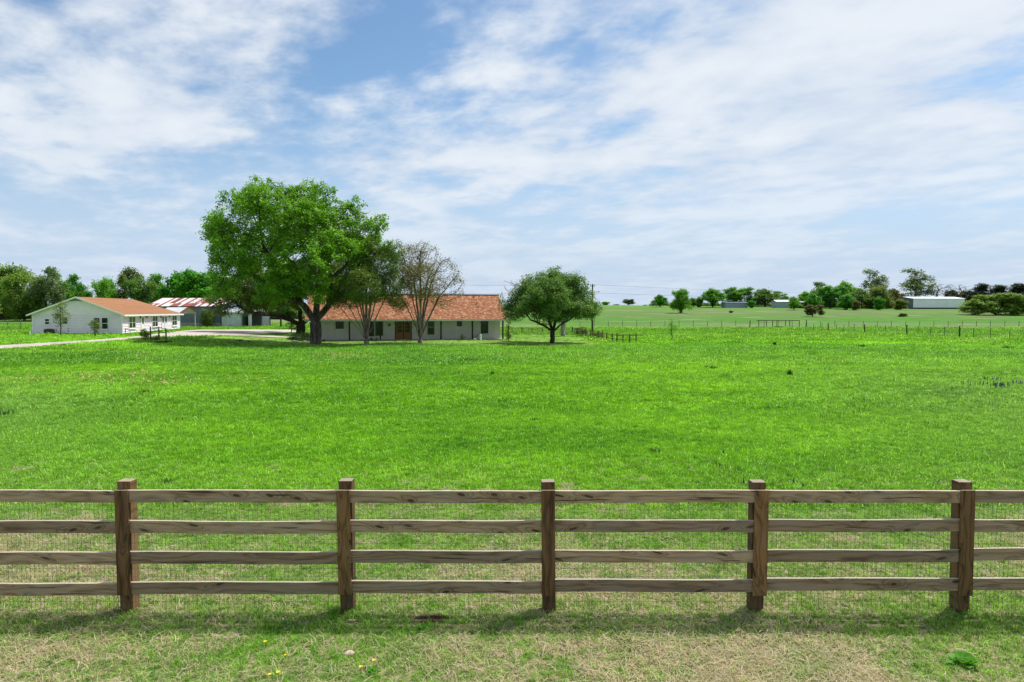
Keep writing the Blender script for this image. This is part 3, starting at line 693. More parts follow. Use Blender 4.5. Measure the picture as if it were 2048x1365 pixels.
make_tree('oak_tree', 'dense dark green round-topped oak standing by the right end of the low house', 'tree', b, px_lobes(b, d, lob), tr, 2900, .34, .48, .016, .26, LF_OAK2, BARK_DARK, 24, .20, .09, 9, fill=1, clumpy=12, kfrac=.60,
          extra_bare=([pxp(b, d, 1100, 545) + (1.2, 1.2, .5), pxp(b, d, 1022, 575) + (1.4, 1, 1.2)], 60))
b = G(1125, 673); d = b.y
lob = [(1150, 560, 22, 0), (1175, 590, 18, 0), (1100, 570, 30, 0), (1192, 616, 17, 0), (1180, 622, 14, -1), (1050, 575, 20, 0)]
tr = [[(0, 0, -.3), pxp(b, d, 1126, 650)], [pxp(b, d, 1126, 650), pxp(b, d, 1145, 600)], [pxp(b, d, 1126, 650), pxp(b, d, 1105, 610)]]
make_tree('half_bare_tree', 'half bare tree with pale trunk behind the round oak, twigs poking out above it', 'tree', b, px_lobes(b, d, lob), tr, 1000, .42, .5, .017, .30, LF_MYRTLE, BARK_PALE, 10, .24, .10, 10, fill=.5,
          leaf_filter=lambda c, rg: (c[:, 2] < 4.6) & (c[:, 0] > 2.0))
# saplings and garden shrubs
def sapling(name, label, px, py, lob, tr, natt, leafm, nleaf, size, seed, cat='tree', fill=.35, step=.18, kill=.24, tip=.009, rmax=.06, spread=.10, keep=1, bark=BARK_TWIG, gp=None, d=None):
    b = G(px, py) if d is None else at(px, d); dd = b.y
    return make_tree(name, label, cat, b, px_lobes(b, dd, lob), [[(0, 0, -.1)] + [pxp(b, dd, *q) for q in tr]], natt, step, kill, tip, rmax, leafm, bark, nleaf, spread, size, seed, keep=keep, flare=1.2, up=.1, sides=5, group=gp, fill=fill)
sapling('young_tree', 'slender young tree with pale sparse leaves by the gable wall of the white house', 122, 673.5, [(120, 640, 14, 0), (118, 625, 13, 0), (125, 612, 9, 0), (128, 632, 13, 0)], [(122, 650), (121, 630), (122, 612)], 330, LF_OLIVE, 6, .07, 31)
sapling('shrub', 'small upright shrub in front of the double window of the white house', 190, 674, [(190, 660, 8, 0), (186, 650, 8, 0), (195, 652, 8, 0), (190, 644, 6, 0)], [(190, 668)], 240, LF_OLIVE, 8, .06, 32, cat='shrub')
sapling('pine_sapling', 'thin young pine standing alone in the meadow right of the rustic rail fence', 1344, 682, [(1344, 643, 6, 0), (1344, 655, 9, 0), (1352, 656, 7, 0), (1338, 664, 6, 0)], [(1343, 660), (1344, 640)], 260, LF_MID, 7, .05, 33)
sapling('corner_shrub', 'tall narrow shrub at the right corner of the low house', 1017, 681, [(1017, 668, 6, 0), (1016, 657, 6, 0), (1017, 645, 5, 0), (1018, 675, 5, 0)], [(1017, 672), (1017, 650)], 200, LF_OLIVE, 9, .06, 34, cat='shrub')
sapling('leafy_sapling', 'thin leafy sapling with reddish stake beside the dark oak trunk', 583, 668, [(583, 645, 8, 0), (578, 652, 7, 0), (588, 655, 7, 0)], [(583, 655), (583, 645)], 150, LF_GREY, 7, .07, 35)
sapling('planter_shrub', 'straggly pale shrub at the left end of the short rail fence by the drive', 290, 683.5, [(290, 672, 8, 0), (287, 665, 6, 0), (294, 668, 6, 0)], [(290, 679)], 200, LF_OLIVE, 7, .07, 36, cat='shrub')
sapling('low_bush', 'low dark bush behind the posts of the short rail fence by the drive', 310, 682, [(310, 678, 6, 0), (305, 678, 5, 0), (315, 678, 5, 0)], [(310, 680)], 150, LF_OAK, 10, .06, 37, cat='shrub')
sapling('barn_bush', 'grey-green bush growing against the dark barn wall', 415, 655, [(413, 640, 12, 0), (410, 628, 10, 0), (418, 632, 10, 0), (413, 648, 8, 0)], [(414, 645)], 330, LF_OAK, 10, .12, 38, cat='shrub', step=.3, kill=.4, tip=.015, spread=.2)
sapling('rail_fence_bush', 'reddish brown bush behind the far corner of the rustic rail fence', 1160, 671, [(1155, 662, 7, 0), (1165, 662, 8, 0), (1170, 667, 6, 0)], [(1160, 667)], 200, LF_RUSTY, 9, .07, 39, cat='shrub')
sapling('rail_fence_shrub', 'dark shrub in the middle of the rustic rail fence', 1196, 677, [(1196, 670, 6, 0), (1203, 671, 5, 0), (1187, 669, 4, 0)], [(1196, 673)], 150, LF_OAK, 9, .07, 40, cat='shrub')

# ---- distant trees: a few kinds, then copied with copied parts
def template(kind, seed):
    rg = np.random.default_rng(seed); U = lambda a, b: rg.uniform(a, b)
    if kind in ('round', 'round2'):
        L = [(U(-3, 3), U(-3, 3), U(2.2, 7.2), U(1.6, 2.4), U(1.6, 2.4), U(1.4, 2.0)) for _ in range(12)] + [(0, 0, 4.6, 3.4, 3.4, 3.2)]
        return L, [[(0, 0, -.3), (0, 0, 1.8), (.2, 0, 4)]], 700, .5, .75, .03, .28, BARK_DARK, LF_MID, 22, .40, .25, 1
    if kind == 'tall':
        L = [(U(-2.2, 2.2), U(-2, 2), U(2.2, 8.8), U(1.2, 1.8), U(1.2, 1.8), U(1.2, 1.8)) for _ in range(15)]
        return L, [[(0, 0, -.3), (0, 0, 3), (.2, 0, 7.5)]], 620, .42, .6, .03, .25, BARK_PALE, LF_GREY, 15, .30, .19, 1
    if kind == 'bare':
        L = [(U(-3, 3), U(-2.5, 2.5), U(3.5, 8.2), 2.0, 2.0, 1.6) for _ in range(8)]
        return L, [[(0, 0, -.3), (0, 0, 2.4), (.3, 0, 5)]], 520, .45, .5, .03, .25, BARK_TWIG, LF_OLIVE, 3, .3, .13, .35
    if kind == 'cedar':
        L = [(U(-2, 2) * (1 - k / 14), U(-2, 2) * (1 - k / 14), 1.5 + k * .62, 1.9 - k * .08, 1.9 - k * .08, 1.0) for k in range(13)]
        return L, [[(0, 0, -.3), (0, 0, 7.5)]], 650, .42, .6, .03, .22, BARK_DARK, LF_CONIF, 22, .34, .20, 1
    if kind == 'bushy':
        L = [(U(-3.5, 3.5), U(-3, 3), U(.9, 7.5), U(1.5, 2.1), U(1.5, 2.1), U(1.5, 2.1)) for _ in range(16)] + [(0, 0, 3.2, 3.6, 3.2, 2.8)]
        return L, [[(0, 0, -.3), (0, 0, 1.2)], [(0, 0, .5), (-1.5, 0, 3)], [(0, 0, .5), (1.6, .5, 3.4)]], 900, .5, .7, .03, .24, BARK_DARK, LF_OLIVE, 20, .38, .21, 1
    if kind == 'open':
        L = [(U(-3.0, 3.0), U(-2.5, 2.5), U(3.0, 9), U(1.1, 1.8), U(1.1, 1.8), U(1.0, 1.6)) for _ in range(14)]
        return L, [[(0, 0, -.3), (0, 0, 2.5), (.3, 0, 6.5)], [(0, 0, 2.5), (-1.4, .3, 5.5)]], 750, .45, .6, .03, .30, BARK_DARK, LF_MID, 15, .34, .20, 1
    if kind == 'shrub':
        L = [(U(-2.5, 2.5), U(-2.5, 2.5), U(2, 7), 1.8, 1.8, 1.8) for _ in range(7)]
        return L, [[(0, 0, -.2), (0, 0, 1)]], 260, .7, 1.0, .05, .2, BARK_TWIG, LF_MID, 26, .55, .40, 1
    if kind == 'willow':
        L = [(-4.6, -.6, 1.3, 1.6, 1.8, 1.3), (-2, -1.6, 1.2, 1.6, 1.6, 1.2), (1.5, -1.8, 1.3, 1.6, 1.6, 1.3), (4.8, -.5, 1.3, 1.6, 1.8, 1.3), (-3, -1, 2.6, 2, 2, 1.8), (0, 0, 4.6, 3.2, 2.6, 2.6), (-3.4, 0, 3.8, 2.2, 2.2, 2.2), (3.4, 0, 4, 2.2, 2.2, 2.2), (0, -1.5, 3, 2.6, 2, 2.2), (3, -1, 2.6, 2, 2, 2), (5.5, 0, 2.2, 1.6, 1.6, 1.8), (-4.2, 0, 2.6, 2.2, 2.6, 2.2), (4, 0, 4.2, 2.4, 2.6, 2.6), (0, 0, 6, 3.6, 3, 2.8), (-2.5, 1, 5, 2.6, 2.4, 2.4), (2.6, -1, 5.6, 2.8, 2.4, 2.6), (-5.6, 0, 2.0, 1.4, 1.6, 1.3), (5.6, 0, 3, 1.4, 1.6, 1.8)]
        return L, [[(0, 0, -.3), (0, 0, .8)], [(0, 0, .5), (-2.2, 0, 2.4), (-4, 0, 2.8)], [(0, 0, .5), (-.7, .4, 3.5)], [(0, 0, .5), (1.2, 0, 3.5)], [(0, 0, .5), (2.8, 0, 3.2)]], 1100, .42, .6, .03, .28, BARK_DARK, LF_WILLOW, 24, .34, .20, 1
TPL = {}
def place(kind, label, px, Y, top, width, leafm=None, base=None, name='background_tree', group=None, rot=None, cat='tree', variant=0):
    """width and top measured on the photo in px; the foot stands on the terrain at distance Y"""
    key = (kind, variant)
    p = at(px, Y)
    fresh = key not in TPL
    if fresh:
        L, trk, natt, st, ki, tip, rm, bk, lf, nl, spd, sz, kp = template(kind, 100 + variant * 17 + len(kind))
        t = make_tree(name, label, cat, (0, 0, 0), L, trk, natt, st, ki, tip, rm, lf, bk, nl, spd, sz, 200 + variant + len(kind), keep=kp, sides=5, leafr=2.0, clumpy=0 if kind in ('bare', 'cedar') else 5, fill={'tall': .12, 'open': .3, 'shrub': .6, 'cedar': .4, 'bushy': .45, 'willow': .45, 'bare': 0}.get(kind, .4))
        cr = [c for c in t.children if c.name.startswith('crown')][0]; co = np.array([v_.co[:] for v_ in cr.data.vertices])
        TPL[key] = (t, np.percentile(np.abs(co[:, 0]), 97) * 2, np.percentile(co[:, 2], 99.3))
    t, w0, h0 = TPL[key]
    H = zat(top, Y) - p.z; W = width * Y / F; rz = rot if rot is not None else rng.uniform(-.5, .5)
    sc = (W / w0, W / w0, H / h0)
    if fresh: t.location = p; t.rotation_euler = (0, 0, rz); t.scale = sc; o = t
    else: o = copytree(t, p, rz, sc, label)
    o.name = name; o['category'] = cat
    if group: o['group'] = group
    if leafm:
        for c in o.children:
            if c.name.startswith('crown'):
                c.material_slots[0].link = 'OBJECT'; c.material_slots[0].material = leafm
    return o
BL = 'trees behind the white house and barn'
place('bushy', 'broad olive bushy tree cut by the left edge of the photo', 2, 168, 534, 95, LF_WILLOW, group=BL)
place('bushy', 'olive bushy tree with pale tips left of the white house gable', 48, 160, 552, 80, LF_WILLOW, group=BL, rot=2.0, variant=1)
place('open', 'dark tree with a bare lower trunk behind the left slope of the gable roof', 92, 158, 536, 62, LF_GREY, group=BL)
place('open', 'airy bright green tree right of the dark-trunked tree behind the white house', 124, 162, 545, 46, LF_MID, group=BL, rot=1.6)
place('open', 'leaning green tree just left of the white house roof peak', 158, 166, 552, 50, LF_BRIGHT, group=BL, rot=2.7)
place('bushy', 'mid green tree right above the roof peak of the white house', 212, 158, 560, 52, LF_MID, group=BL, rot=.9)
place('open', 'tall pale airy tree highest above the orange roof of the white house', 248, 166, 538, 64, LF_OLIVE, group=BL, rot=.3, variant=1)
place('bushy', 'dark green bushy tree above the middle of the white house roof', 284, 160, 560, 70, LF_OAK2, group=BL, rot=2.2)
place('open', 'medium green tree above the left end of the rusty barn roof', 318, 166, 551, 60, LF_MID, group=BL, rot=3.0)
place('round', 'dense bright green tree behind the rusty barn roof', 362, 162, 550, 66, LF_BRIGHT, group=BL)
place('round', 'bright green rounded tree touching the left edge of the big crown', 402, 160, 545, 78, LF_BRIGHT, group=BL, rot=1.3, variant=1)
place('round', 'green tree beyond the big crown above the tin shed', 455, 170, 560, 80, LF_MID, group=BL, rot=2.1)
place('bushy', 'shaded green thicket tree beyond the leaning tin sheet', 520, 175, 590, 80, LF_MID, group=BL, rot=.4)
place('bushy', 'green thicket tree seen between tin shed and oak trunk', 575, 175, 592, 70, LF_OAK2, group=BL, rot=1.4)
GR = 'trees along the hill at the right'
for a in (
    ('shrub', 'tiny green bush on the skyline nearest the utility pole', 1211, 335, 604, 15, LF_MID),
    ('shrub', 'lowest tiny bush on the skyline right of the utility pole', 1232, 340, 609, 11, LF_MID),
    ('round2', 'pale round tree alone on the skyline right of the utility pole', 1257, 335, 599, 22, LF_GREY),
    ('shrub', 'very small pale bush on the skyline before the first green trees', 1290, 340, 610, 9, LF_GREY),
    ('round', 'first fresh green tree of the hill row, left of the isolated tall bush', 1320, 300, 591, 26, LF_BRIGHT),
    ('bushy', 'tall bushy tree standing isolated halfway down the hill', 1362, 232, 580, 38, LF_MID),
    ('round', 'small dark tree just behind the isolated bushy tree', 1386, 305, 597, 26, LF_OAK2),
    ('shrub', 'little dark bush between two round trees on the hill', 1399, 300, 598, 12, LF_OAK2),
    ('round', 'rounded green tree left of the one above the blue-grey shed', 1425, 300, 579, 44, LF_MID),
    ('round2', 'rounded dark green tree directly above the blue-grey shed', 1473, 312, 576, 50, LF_MID),
    ('round', 'wide dark green tree left of the small white-roofed barn', 1530, 310, 580, 50, LF_OAK2),
    ('open', 'paler green tree touching the wide dark one by the white-roofed barn', 1556, 318, 583, 36, LF_MID),
    ('round', 'slim green tree at the right end of the white-roofed barn', 1588, 262, 595, 22, LF_MID),
    ('round2', 'small reddish-brown round tree standing alone on the slope', 1625, 205, 611, 31, LF_BRONZE),
    ('open', 'tall dark tree at the left end of the dense grove', 1641, 315, 565, 46, LF_OAK2),
    ('round', 'low green tree at the left foot of the dense grove', 1612, 308, 585, 34, LF_MID),
    ('round', 'bright green tree in front left of the dense grove', 1626, 280, 588, 28, LF_BRIGHT),
    ('round2', 'large bright green tree in the middle of the dense grove', 1660, 285, 574, 46, LF_BRIGHT),
    ('round', 'tallest fresh green tree inside the dense grove', 1690, 300, 566, 46, LF_MID),
    ('bushy', 'shaded bushy tree at the front foot of the dense grove', 1694, 268, 590, 36, LF_BRIGHT),
    ('round', 'dark green tree in the right half of the dense grove', 1722, 290, 580, 44, LF_OAK2),
    ('tall', 'tall airy grey-green tree rising behind the dense grove', 1750, 330, 540, 54, LF_GREY),
    ('bushy', 'olive tree at the right end of the dense grove', 1758, 290, 575, 56, LF_OLIVE),
    ('shrub', 'small bright green bush at the right foot of the grove', 1758, 270, 596, 19, LF_BRIGHT),
    ('round', 'brownish tree between the grove and the dark-roofed house', 1788, 305, 580, 38, LF_BRONZE),
    ('tall', 'tallest airy grey-green tree above the long white building', 1830, 335, 538, 64, LF_GREY),
    ('bare', 'bare grey tree right of the tallest airy tree', 1872, 335, 566, 44, None),
    ('bare', 'bare spreading tree above the right end of the long white building', 1918, 335, 571, 58, None),
    ('cedar', 'dark cedar right of the bare spreading tree', 1962, 320, 569, 44, None),
    ('cedar', 'dark broad cedar behind the willow', 1996, 318, 572, 52, None),
    ('cedar', 'dark cedar at the right edge of the photo', 2036, 316, 569, 56, None),
    ('round', 'short dark tree behind the right half of the long white building', 1905, 325, 582, 34, LF_CONIF),
    ('round', 'short dark tree between the long white building and the cedars', 1938, 322, 583, 30, LF_CONIF),
    ('shrub', 'small round bush alone on the slope below the long white building', 1807, 205, 627, 15, LF_OLIVE),
    ('shrub', 'tiny bush on the slope below the blue-grey shed', 1462, 236, 622, 8, LF_OLIVE),
    ('shrub', 'dark bush in front of the left end wall of the long white building', 1802, 275, 600, 22, LF_OLIVE),
    ('shrub', 'small bush right beside the blue-grey shed', 1502, 290, 602, 12, LF_BRIGHT),
    ('shrub', 'reddish small bush at the foot of the grove', 1713, 262, 602, 14, LF_BRONZE)):
    k, lb, px, Yd, tp, wd, lm = a
    place(k, lb, px, Yd, tp, wd, lm, group=GR, name='bush' if k == 'shrub' else 'cedar_tree' if k == 'cedar' else 'hillside_tree', cat='bush' if k == 'shrub' else 'tree')
place('willow', 'wide yellow-green willow with low spreading boughs at the right edge', 1992, 218, 589, 124, LF_WILLOW, rot=0.0, name='willow_tree')
random.seed(3)
def scrub(name, label, px0, px1, Y, h0, h1, dep, m, n, size, seed):
    rg = np.random.default_rng(seed); t_ = rg.uniform(0, 1, n); x = ((px0 + (px1 - px0) * t_) - 1024) / F * Y; y = Y + rg.uniform(-dep, dep, n)
    prof = h0 + (h1 - h0) * np.clip(.5 + .5 * np.sin(x * .35 + 1) * np.sin(x * .13) + .35 * np.sin(x * 1.3 + seed), 0, 1.2)
    z = h(x, y) + prof * rg.uniform(0, 1, n) ** .7
    V_, Fq, rn = leaves(np.stack([x, y, z], 1), 3, size * .8, size, rg); o = link(name, V_, Fq, m, None, attr=rn); return tag(o, label, 'undergrowth', kind='stuff')
scrub('hill_scrub', 'dark ragged scrub along the foot of the hill trees', 1300, 1600, 328, .4, 2.2, 3, LF_OAK2, 7000, .30, 1)
scrub('grove_scrub', 'dark undergrowth filling the foot of the dense grove', 1595, 1800, 300, .8, 3.6, 5, LF_OAK, 9000, .30, 2)
scrub('ridge_scrub', 'low dark scrub on the ridge behind the long white building', 1900, 2080, 330, 1.0, 4.2, 4, LF_CONIF, 7000, .32, 3)
scrub('back_scrub', 'olive undergrowth below the trees behind the white house and barn', -60, 640, 176, .8, 3.4, 4, LF_OAK2, 26000, .22, 4)

# ------------------------------------------------------------------ buildings
def siding(m, x0, x1, z0, z1, y, n, hole=None, axis='x', lap=.045):
    """lap boards: each board leans out at its foot"""
    step = (z1 - z0) / n
    for i in range(n):
        a, b = z0 + i * step + .05, z0 + (i + 1) * step
        if axis == 'x': m.poly([(x0, y - lap, a), (x1, y - lap, a), (x1, y, b), (x0, y, b)]); m.poly([(x0, y, a), (x1, y, a), (x1, y - lap, a), (x0, y - lap, a)])
        else: m.poly([(y + lap, x0, a), (y + lap, x1, a), (y, x1, b), (y, x0, b)]); m.poly([(y + lap, x1, a), (y + lap, x0, a), (y, x0, a), (y, x1, a)])
def window(parent, c, w_, h_, face, frame_m, cols=1, bar=True, fr=.055, proud=.05, sill=True, name='window', split=.5):
    """c = centre on the wall plane; face = 'y' (looks to -y) or 'x' (looks to +x)"""
    cx, cy, cz = c; M = Matrix.Translation((cx, cy, cz)) @ (Matrix.Rotation(math.pi / 2, 4, 'Z') if face == 'x' else Matrix.Identity(4))
    m = MB(); a = w_ / 2; bb = h_ / 2
    m.box(-a - fr, -a, -proud, .0, -bb, bb, M); m.box(a, a + fr, -proud, .0, -bb, bb, M)
    m.box(-a - fr, a + fr, -proud, .0, bb, bb + fr * 1.3, M); m.box(-a - fr, a + fr, -proud, .0, -bb - fr, -bb, M)
    if bar: m.box(-a, a, -proud * .8, 0, bb - 2 * bb * split - .025, bb - 2 * bb * split + .025, M)
    for k in range(1, cols): x = -a + 2 * a * k / cols; m.box(x - fr / 2, x + fr / 2, -proud * .78, 0, -bb, bb, M)
    o = m.build('window', frame_m, parent); g = MB().box(-a, a, -.028, -.002, -bb, bb, M).build('pane', GLASSD, o)
    if sill: MB().box(-a - fr * 1.6, a + fr * 1.6, -proud * 1.7, 0, -bb - fr * 2, -bb - fr, M).build('sill', frame_m, o)
    return o

# white house, gable end to the camera, hipped at the far end
p1 = G(245, 669.5); rzw = 0.170; ux = Vector((-math.sin(rzw), math.cos(rzw)))
WL, WW, WE, WR = 21.5, 9.4, 2.46, 4.32
wh = thing('white_house', 'long white sided house with orange shingle roof at the far left', 'house', (p1.x, p1.y, p1.z - .02), rzw)
def side_t(px):
    k = (px - 1024) / F; return (p1.x - k * p1.y) / (-ux.x + k * ux.y)
m = MB(); m.box(-WW + .04, -.04, .04, WL, .14, WE); m.poly([(-WW + .02, .03, WE), (-.02, .03, WE), (-WW / 2, .03, WR - .05)])
siding(m, -WW, 0, .14, 2.42, 0.0, 12); siding(m, 0, WL, .14, WE - .05, 0.0, 12, axis='y')
m.box(-.07, .05, -.05, .07, .1, WE - .04); m.box(-WW - .05, -WW + .07, -.05, .07, .1, WE - .04)  # corner boards
m.build('wall', WHITE, wh)
m = MB()                                                     # board and batten gable
m.poly([(-WW, -.01, 2.42), (0, -.01, 2.42), (-WW / 2, -.01, WR - .06)]); m.box(-WW, 0, -.035, -.012, 2.40, 2.44)
for k in range(1, 31):
    x = -WW * k / 31; zt = 2.42 + (WR - .06 - 2.42) * (1 - abs(x + WW / 2) / (WW / 2))
    if zt > 2.5: m.box(x - .022, x + .022, -.03, -.011, 2.44, zt)
m.build('gable_boards', WHITE, wh)
m = MB(); zb = 3.88; q = (WR - .12 - zb) / ((WR - 2.42) / (WW / 2))
for k in range(5):
    z0 = zb + k * .075; hw = max(.05, q * (1 - k / 5.4)); m.box(-WW / 2 - hw, -WW / 2 + hw, -.065, -.035, z0, z0 + .06)
m.build('vent', plain('grey_vent', (.30, .32, .34), .6, .1), wh)
MB().box(-WW - .02, .02, -.025, .3, -.3, .14).box(-.3, .03, .3, WL, -.3, .14).build('foundation', plain('foundation_grey', (.17, .15, .14), .9, .2), wh)
o_ = .45; ze = WE + .02; sl_ = (WR - WE) / (WW / 2); zeo = ze - sl_ * o_
yr = WL + o_ - (WW / 2 + o_)
m = MB(); R0, R1 = (-WW / 2, -o_, WR + .06), (-WW / 2, yr, WR + .06)
A = (o_, -o_, zeo); B = (o_, WL + o_, zeo); D_ = (-WW - o_, WL + o_, zeo); E = (-WW - o_, -o_, zeo)
m.slab([A, B, R1, R0], .10); m.slab([R0, R1, D_, E], .10); m.slab([B, D_, R1], .10)
rf = m.build('roof', ROOF_A, wh)
m = MB(); m.box(o_, o_ + .03, -o_ - .03, WL + o_, zeo - .16, zeo + .02)
for sgn in (1, -1):
    xe = o_ if sgn > 0 else -WW - o_
    P_ = [(xe, -o_ - .03, zeo + .015), (-WW / 2, -o_ - .03, WR + .075), (-WW / 2, -o_ - .03, WR - .10), (xe, -o_ - .03, zeo - .16)]
    Q_ = [(x, -o_ - .001, z) for x, y, z in P_]
    b0 = len(m.v); m.v += P_ + Q_; m.f += [tuple(b0 + i for i in f) for f in ((0, 1, 2, 3), (7, 6, 5, 4), (0, 4, 5, 1), (3, 2, 6, 7), (0, 3, 7, 4), (1, 5, 6, 2))]
m.build('fascia', TRIM, wh)
MB().slab([(.44, -.44, zeo - .04), (.44, WL + .4, zeo - .04), (-.02, WL + .4, zeo - .04), (-.02, -.44, zeo - .04)], .03).build('soffit', TRIM, wh)
s_ = WW / 1445.0
def gx_(c): return -WW + (c - 530) * s_
window(wh, (gx_(765), -.04, 1.54), .42, .60, 'y', TRIM); window(wh, (gx_(1052), -.04, 1.60), .50, .64, 'y', TRIM)
window(wh, (gx_(1563), -.04, 1.32), .62, 1.26, 'y', TRIM); window(wh, (gx_(1695), -.04, 1.32), .64, 1.26, 'y', TRIM)
def sx(c): return side_t(220 + c / 4.876)
for a_, b__ in ((180, 247), (410, 463), (603, 650)):
    t0, t1 = sx(a_), sx(b__); window(wh, (.04, (t0 + t1) / 2, 1.38), (t1 - t0) * .9, 1.3, 'x', TRIM, cols=2, fr=.09)
for a_, b__ in ((298, 334), (500, 526), (531, 552)):
    t0, t1 = sx(a_), sx(b__); dr = MB().box(.022, .085, t0 + .05, t1 - .05, .15, 2.12).build('door', TRIM, wh)
    MB().box(.086, .095, (t0 + t1) / 2 - .28, (t0 + t1) / 2 + .28, 1.15, 1.95).build('pane', GLASSD, dr)
    MB().box(.086, .13, t1 - .22, t1 - .16, 1.02, 1.07).build('handle', DARKPOST, dr)
for c_ in (290, 352, 490, 575):
    t0 = sx(c_); MB().box(.022, .10, t0 - .05, t0 + .05, 2.02, 2.10).bar((.16, t0, 2.06), (.16, t0, 1.84), .05, .10).build('wall_lamp', DARKPOST, wh)
def wpt(x, y, z=0): v_ = wh.matrix_basis @ Vector((x, y, z)); return Vector((p1.x + x * math.cos(rzw) - y * math.sin(rzw), p1.y + x * math.sin(rzw) + y * math.cos(rzw), 0))
q = wpt(gx_(842), -.75); q.z = hh(q.x, q.y)
ac = thing('cooling_unit', 'square brown outdoor cooling unit on the grass below the small window', 'appliance', q, rzw)
MB().box(-.42, .42, -.35, .35, .08, .66).build('housing', METALBOX, ac, bevel=.02); MB().box(-.48, .48, -.4, .4, -.05, .08).build('slab', STONE, ac)
m = MB()
for k in range(9): m.box(-.40 + k * .095, -.37 + k * .095, -.365, -.35, .12, .62)
m.build('grille', DARKPOST, ac); MB().bar((0, 0, .66), (0, 0, .69), .28, n=16).build('fan_guard', DARKPOST, ac)
def peg(px, py, hgt, name, label, mt, r=.025, extra=None):
    b = G(px, py); t = thing(name, label, 'post', b); MB().bar((0, 0, -.1), (0, 0, hgt), r).build('shaft', mt, t)
    if extra: extra(t, hgt)
    return t
peg(113, 671.5, .75, 'pipe', 'thin dark pipe standing right of the brown cooling unit', DARKPOST)
peg(137, 671.5, .85, 'pipe', 'thin dark pipe standing alone at the white gable wall right of the young tree', DARKPOST)
peg(60, 671.5, .38, 'cleanout_pipe', 'short white pipe stub in the grass left of the white house corner', WHITETIP, .07, lambda t, H: MB().bar((0, 0, H), (0, 0, H + .05), .09, n=10).build('cap', WHITETIP, t))
def tapx(t, H):
    MB().bar((0, 0, H - .03), (.3, 0, H - .03), .03).build('tap', DARKPOST, t)
peg(251, 671.5, .75, 'water_tap', 'dark standing water tap at the front corner of the white house', DARKPOST, .04, tapx)
# flat stones under the shrub
def stone(px, py, sx_, sy_, sz_, label, mt=None, seed=0, name='stone'):
    b = G(px, py); r = random.Random(seed); bm = bmesh.new(); bmesh.ops.create_icosphere(bm, subdivisions=3, radius=1)
    for v_ in bm.verts:
        n = v_.co.normalized(); k = 1 + .16 * math.sin(n.x * 4 + seed) * math.cos(n.y * 3.3 + seed * 2) + .09 * math.sin(n.z * 7 + n.x * 6 + seed) + r.uniform(-.03, .03)
        v_.co = Vector((n.x * sx_ * k, n.y * sy_ * k, n.z * sz_ * k))
    me = bpy.data.meshes.new(name); bm.to_mesh(me); bm.free(); me.materials.append(mt or STONE); o = bpy.data.objects.new(name, me); C.objects.link(o)
    me.polygons.foreach_set('use_smooth', np.ones(len(me.polygons), bool)); o.location = b + Vector((0, 0, sz_ * .35)); o.rotation_euler = (0, 0, seed); return tag(o, label, 'stone')
stone(199, 674, .8, .3, .1, 'flat pale stone at the foot of the shrub by the white house', seed=2)

# low brick ranch house
Y0, Y1 = 76.2, 80.6
hl = at(619, Y0); hr_ = at(1009, Y1); dv = Vector((hr_.x - hl.x, hr_.y - hl.y)); HL = dv.length; rzh = math.atan2(dv.y, dv.x)
zb0 = hh((hl.x + hr_.x) / 2, 79) - .05
rh = thing('ranch_house', 'long low white brick house with mottled terracotta roof and porch posts behind the trees', 'house', (hl.x, hl.y, zb0), rzh)
def hx(px):
    k = (px - 1024) / F; return (k * hl.y - hl.x) / (math.cos(rzh) - k * math.sin(rzh))
def hxw(px, yoff=1.5):
    k = (px - 1024) / F; ox, oy = hl.x - yoff * math.sin(rzh), hl.y + yoff * math.cos(rzh); return (k * oy - ox) / (math.cos(rzh) - k * math.sin(rzh))
EV = 2.42
PO = 1.2                       # porch depth
m = MB().box(.3, HL - .3, PO, 10.4, .12, EV + .1)
for xs_ in (.3, HL - .3):
    m.poly([(xs_, PO, EV + .1), (xs_, 10.4, EV + .1), (xs_, 5.8, 5.1)])
m.build('wall', CREAM, rh)
MB().box(-.1, HL + .1, -.15, 10.6, -.5, .12).build('porch_slab', plain('porch_concrete', (.30, .27, .24), .9, .2), rh)
RZ = 5.42; yE = -.45; m = MB()
m.slab([(-.5, yE, EV + .06), (HL + .35, yE, EV + .06), (HL + .35, 5.7, RZ), (-.5, 5.7, RZ)], .12)
m.slab([(-.5, 5.7, RZ), (HL + .35, 5.7, RZ), (HL + .35, 11.9, EV + .06), (-.5, 11.9, EV + .06)], .12)
rf = m.build('roof', ROOF_B, rh)
MB().box(-.5, HL + .35, 5.55, 5.85, RZ - .02, RZ + .07).build('ridge_cap', plain('ridge_cap_brown', (.20, .07, .04), .9, .3, 6), rf)
m = MB()
for vx, vy in ((19.3, 3.1), (19.25, 5.0), (12.5, 4.2)): m.bar((vx, vy, EV + vy * .48), (vx, vy, EV + vy * .48 + .55), .05, n=8)
m.build('vent_pipe', DARKPOST, rf)
MB().box(-.5, HL + .35, yE - .035, yE - .002, EV - .16, EV + .05).build('fascia', plain('cream_fascia', (.60, .58, .52), .6, .06), rh)
MB().slab([(-.4, yE, EV - .06), (HL + .3, yE, EV - .06), (HL + .3, PO - .01, EV - .06), (-.4, PO - .01, EV - .06)], .04).build('soffit', CREAM, rh)
def c3(c): return 600 + c / 4.452
for cpx in (c3(440), c3(715), c3(1255), c3(1535), c3(1806)):
    x = hx(cpx); MB().box(x - .085, x + .085, -.1, .07, .12, EV - .10).build('porch_post', DARKWOOD, rh, bevel=.01)
DKF = plain('dark_window_frame', (.05, .045, .04), .6, .15)
def zz3(y): return (548 - y) / 4.452 * 78 / F           # height above the base from the crop row
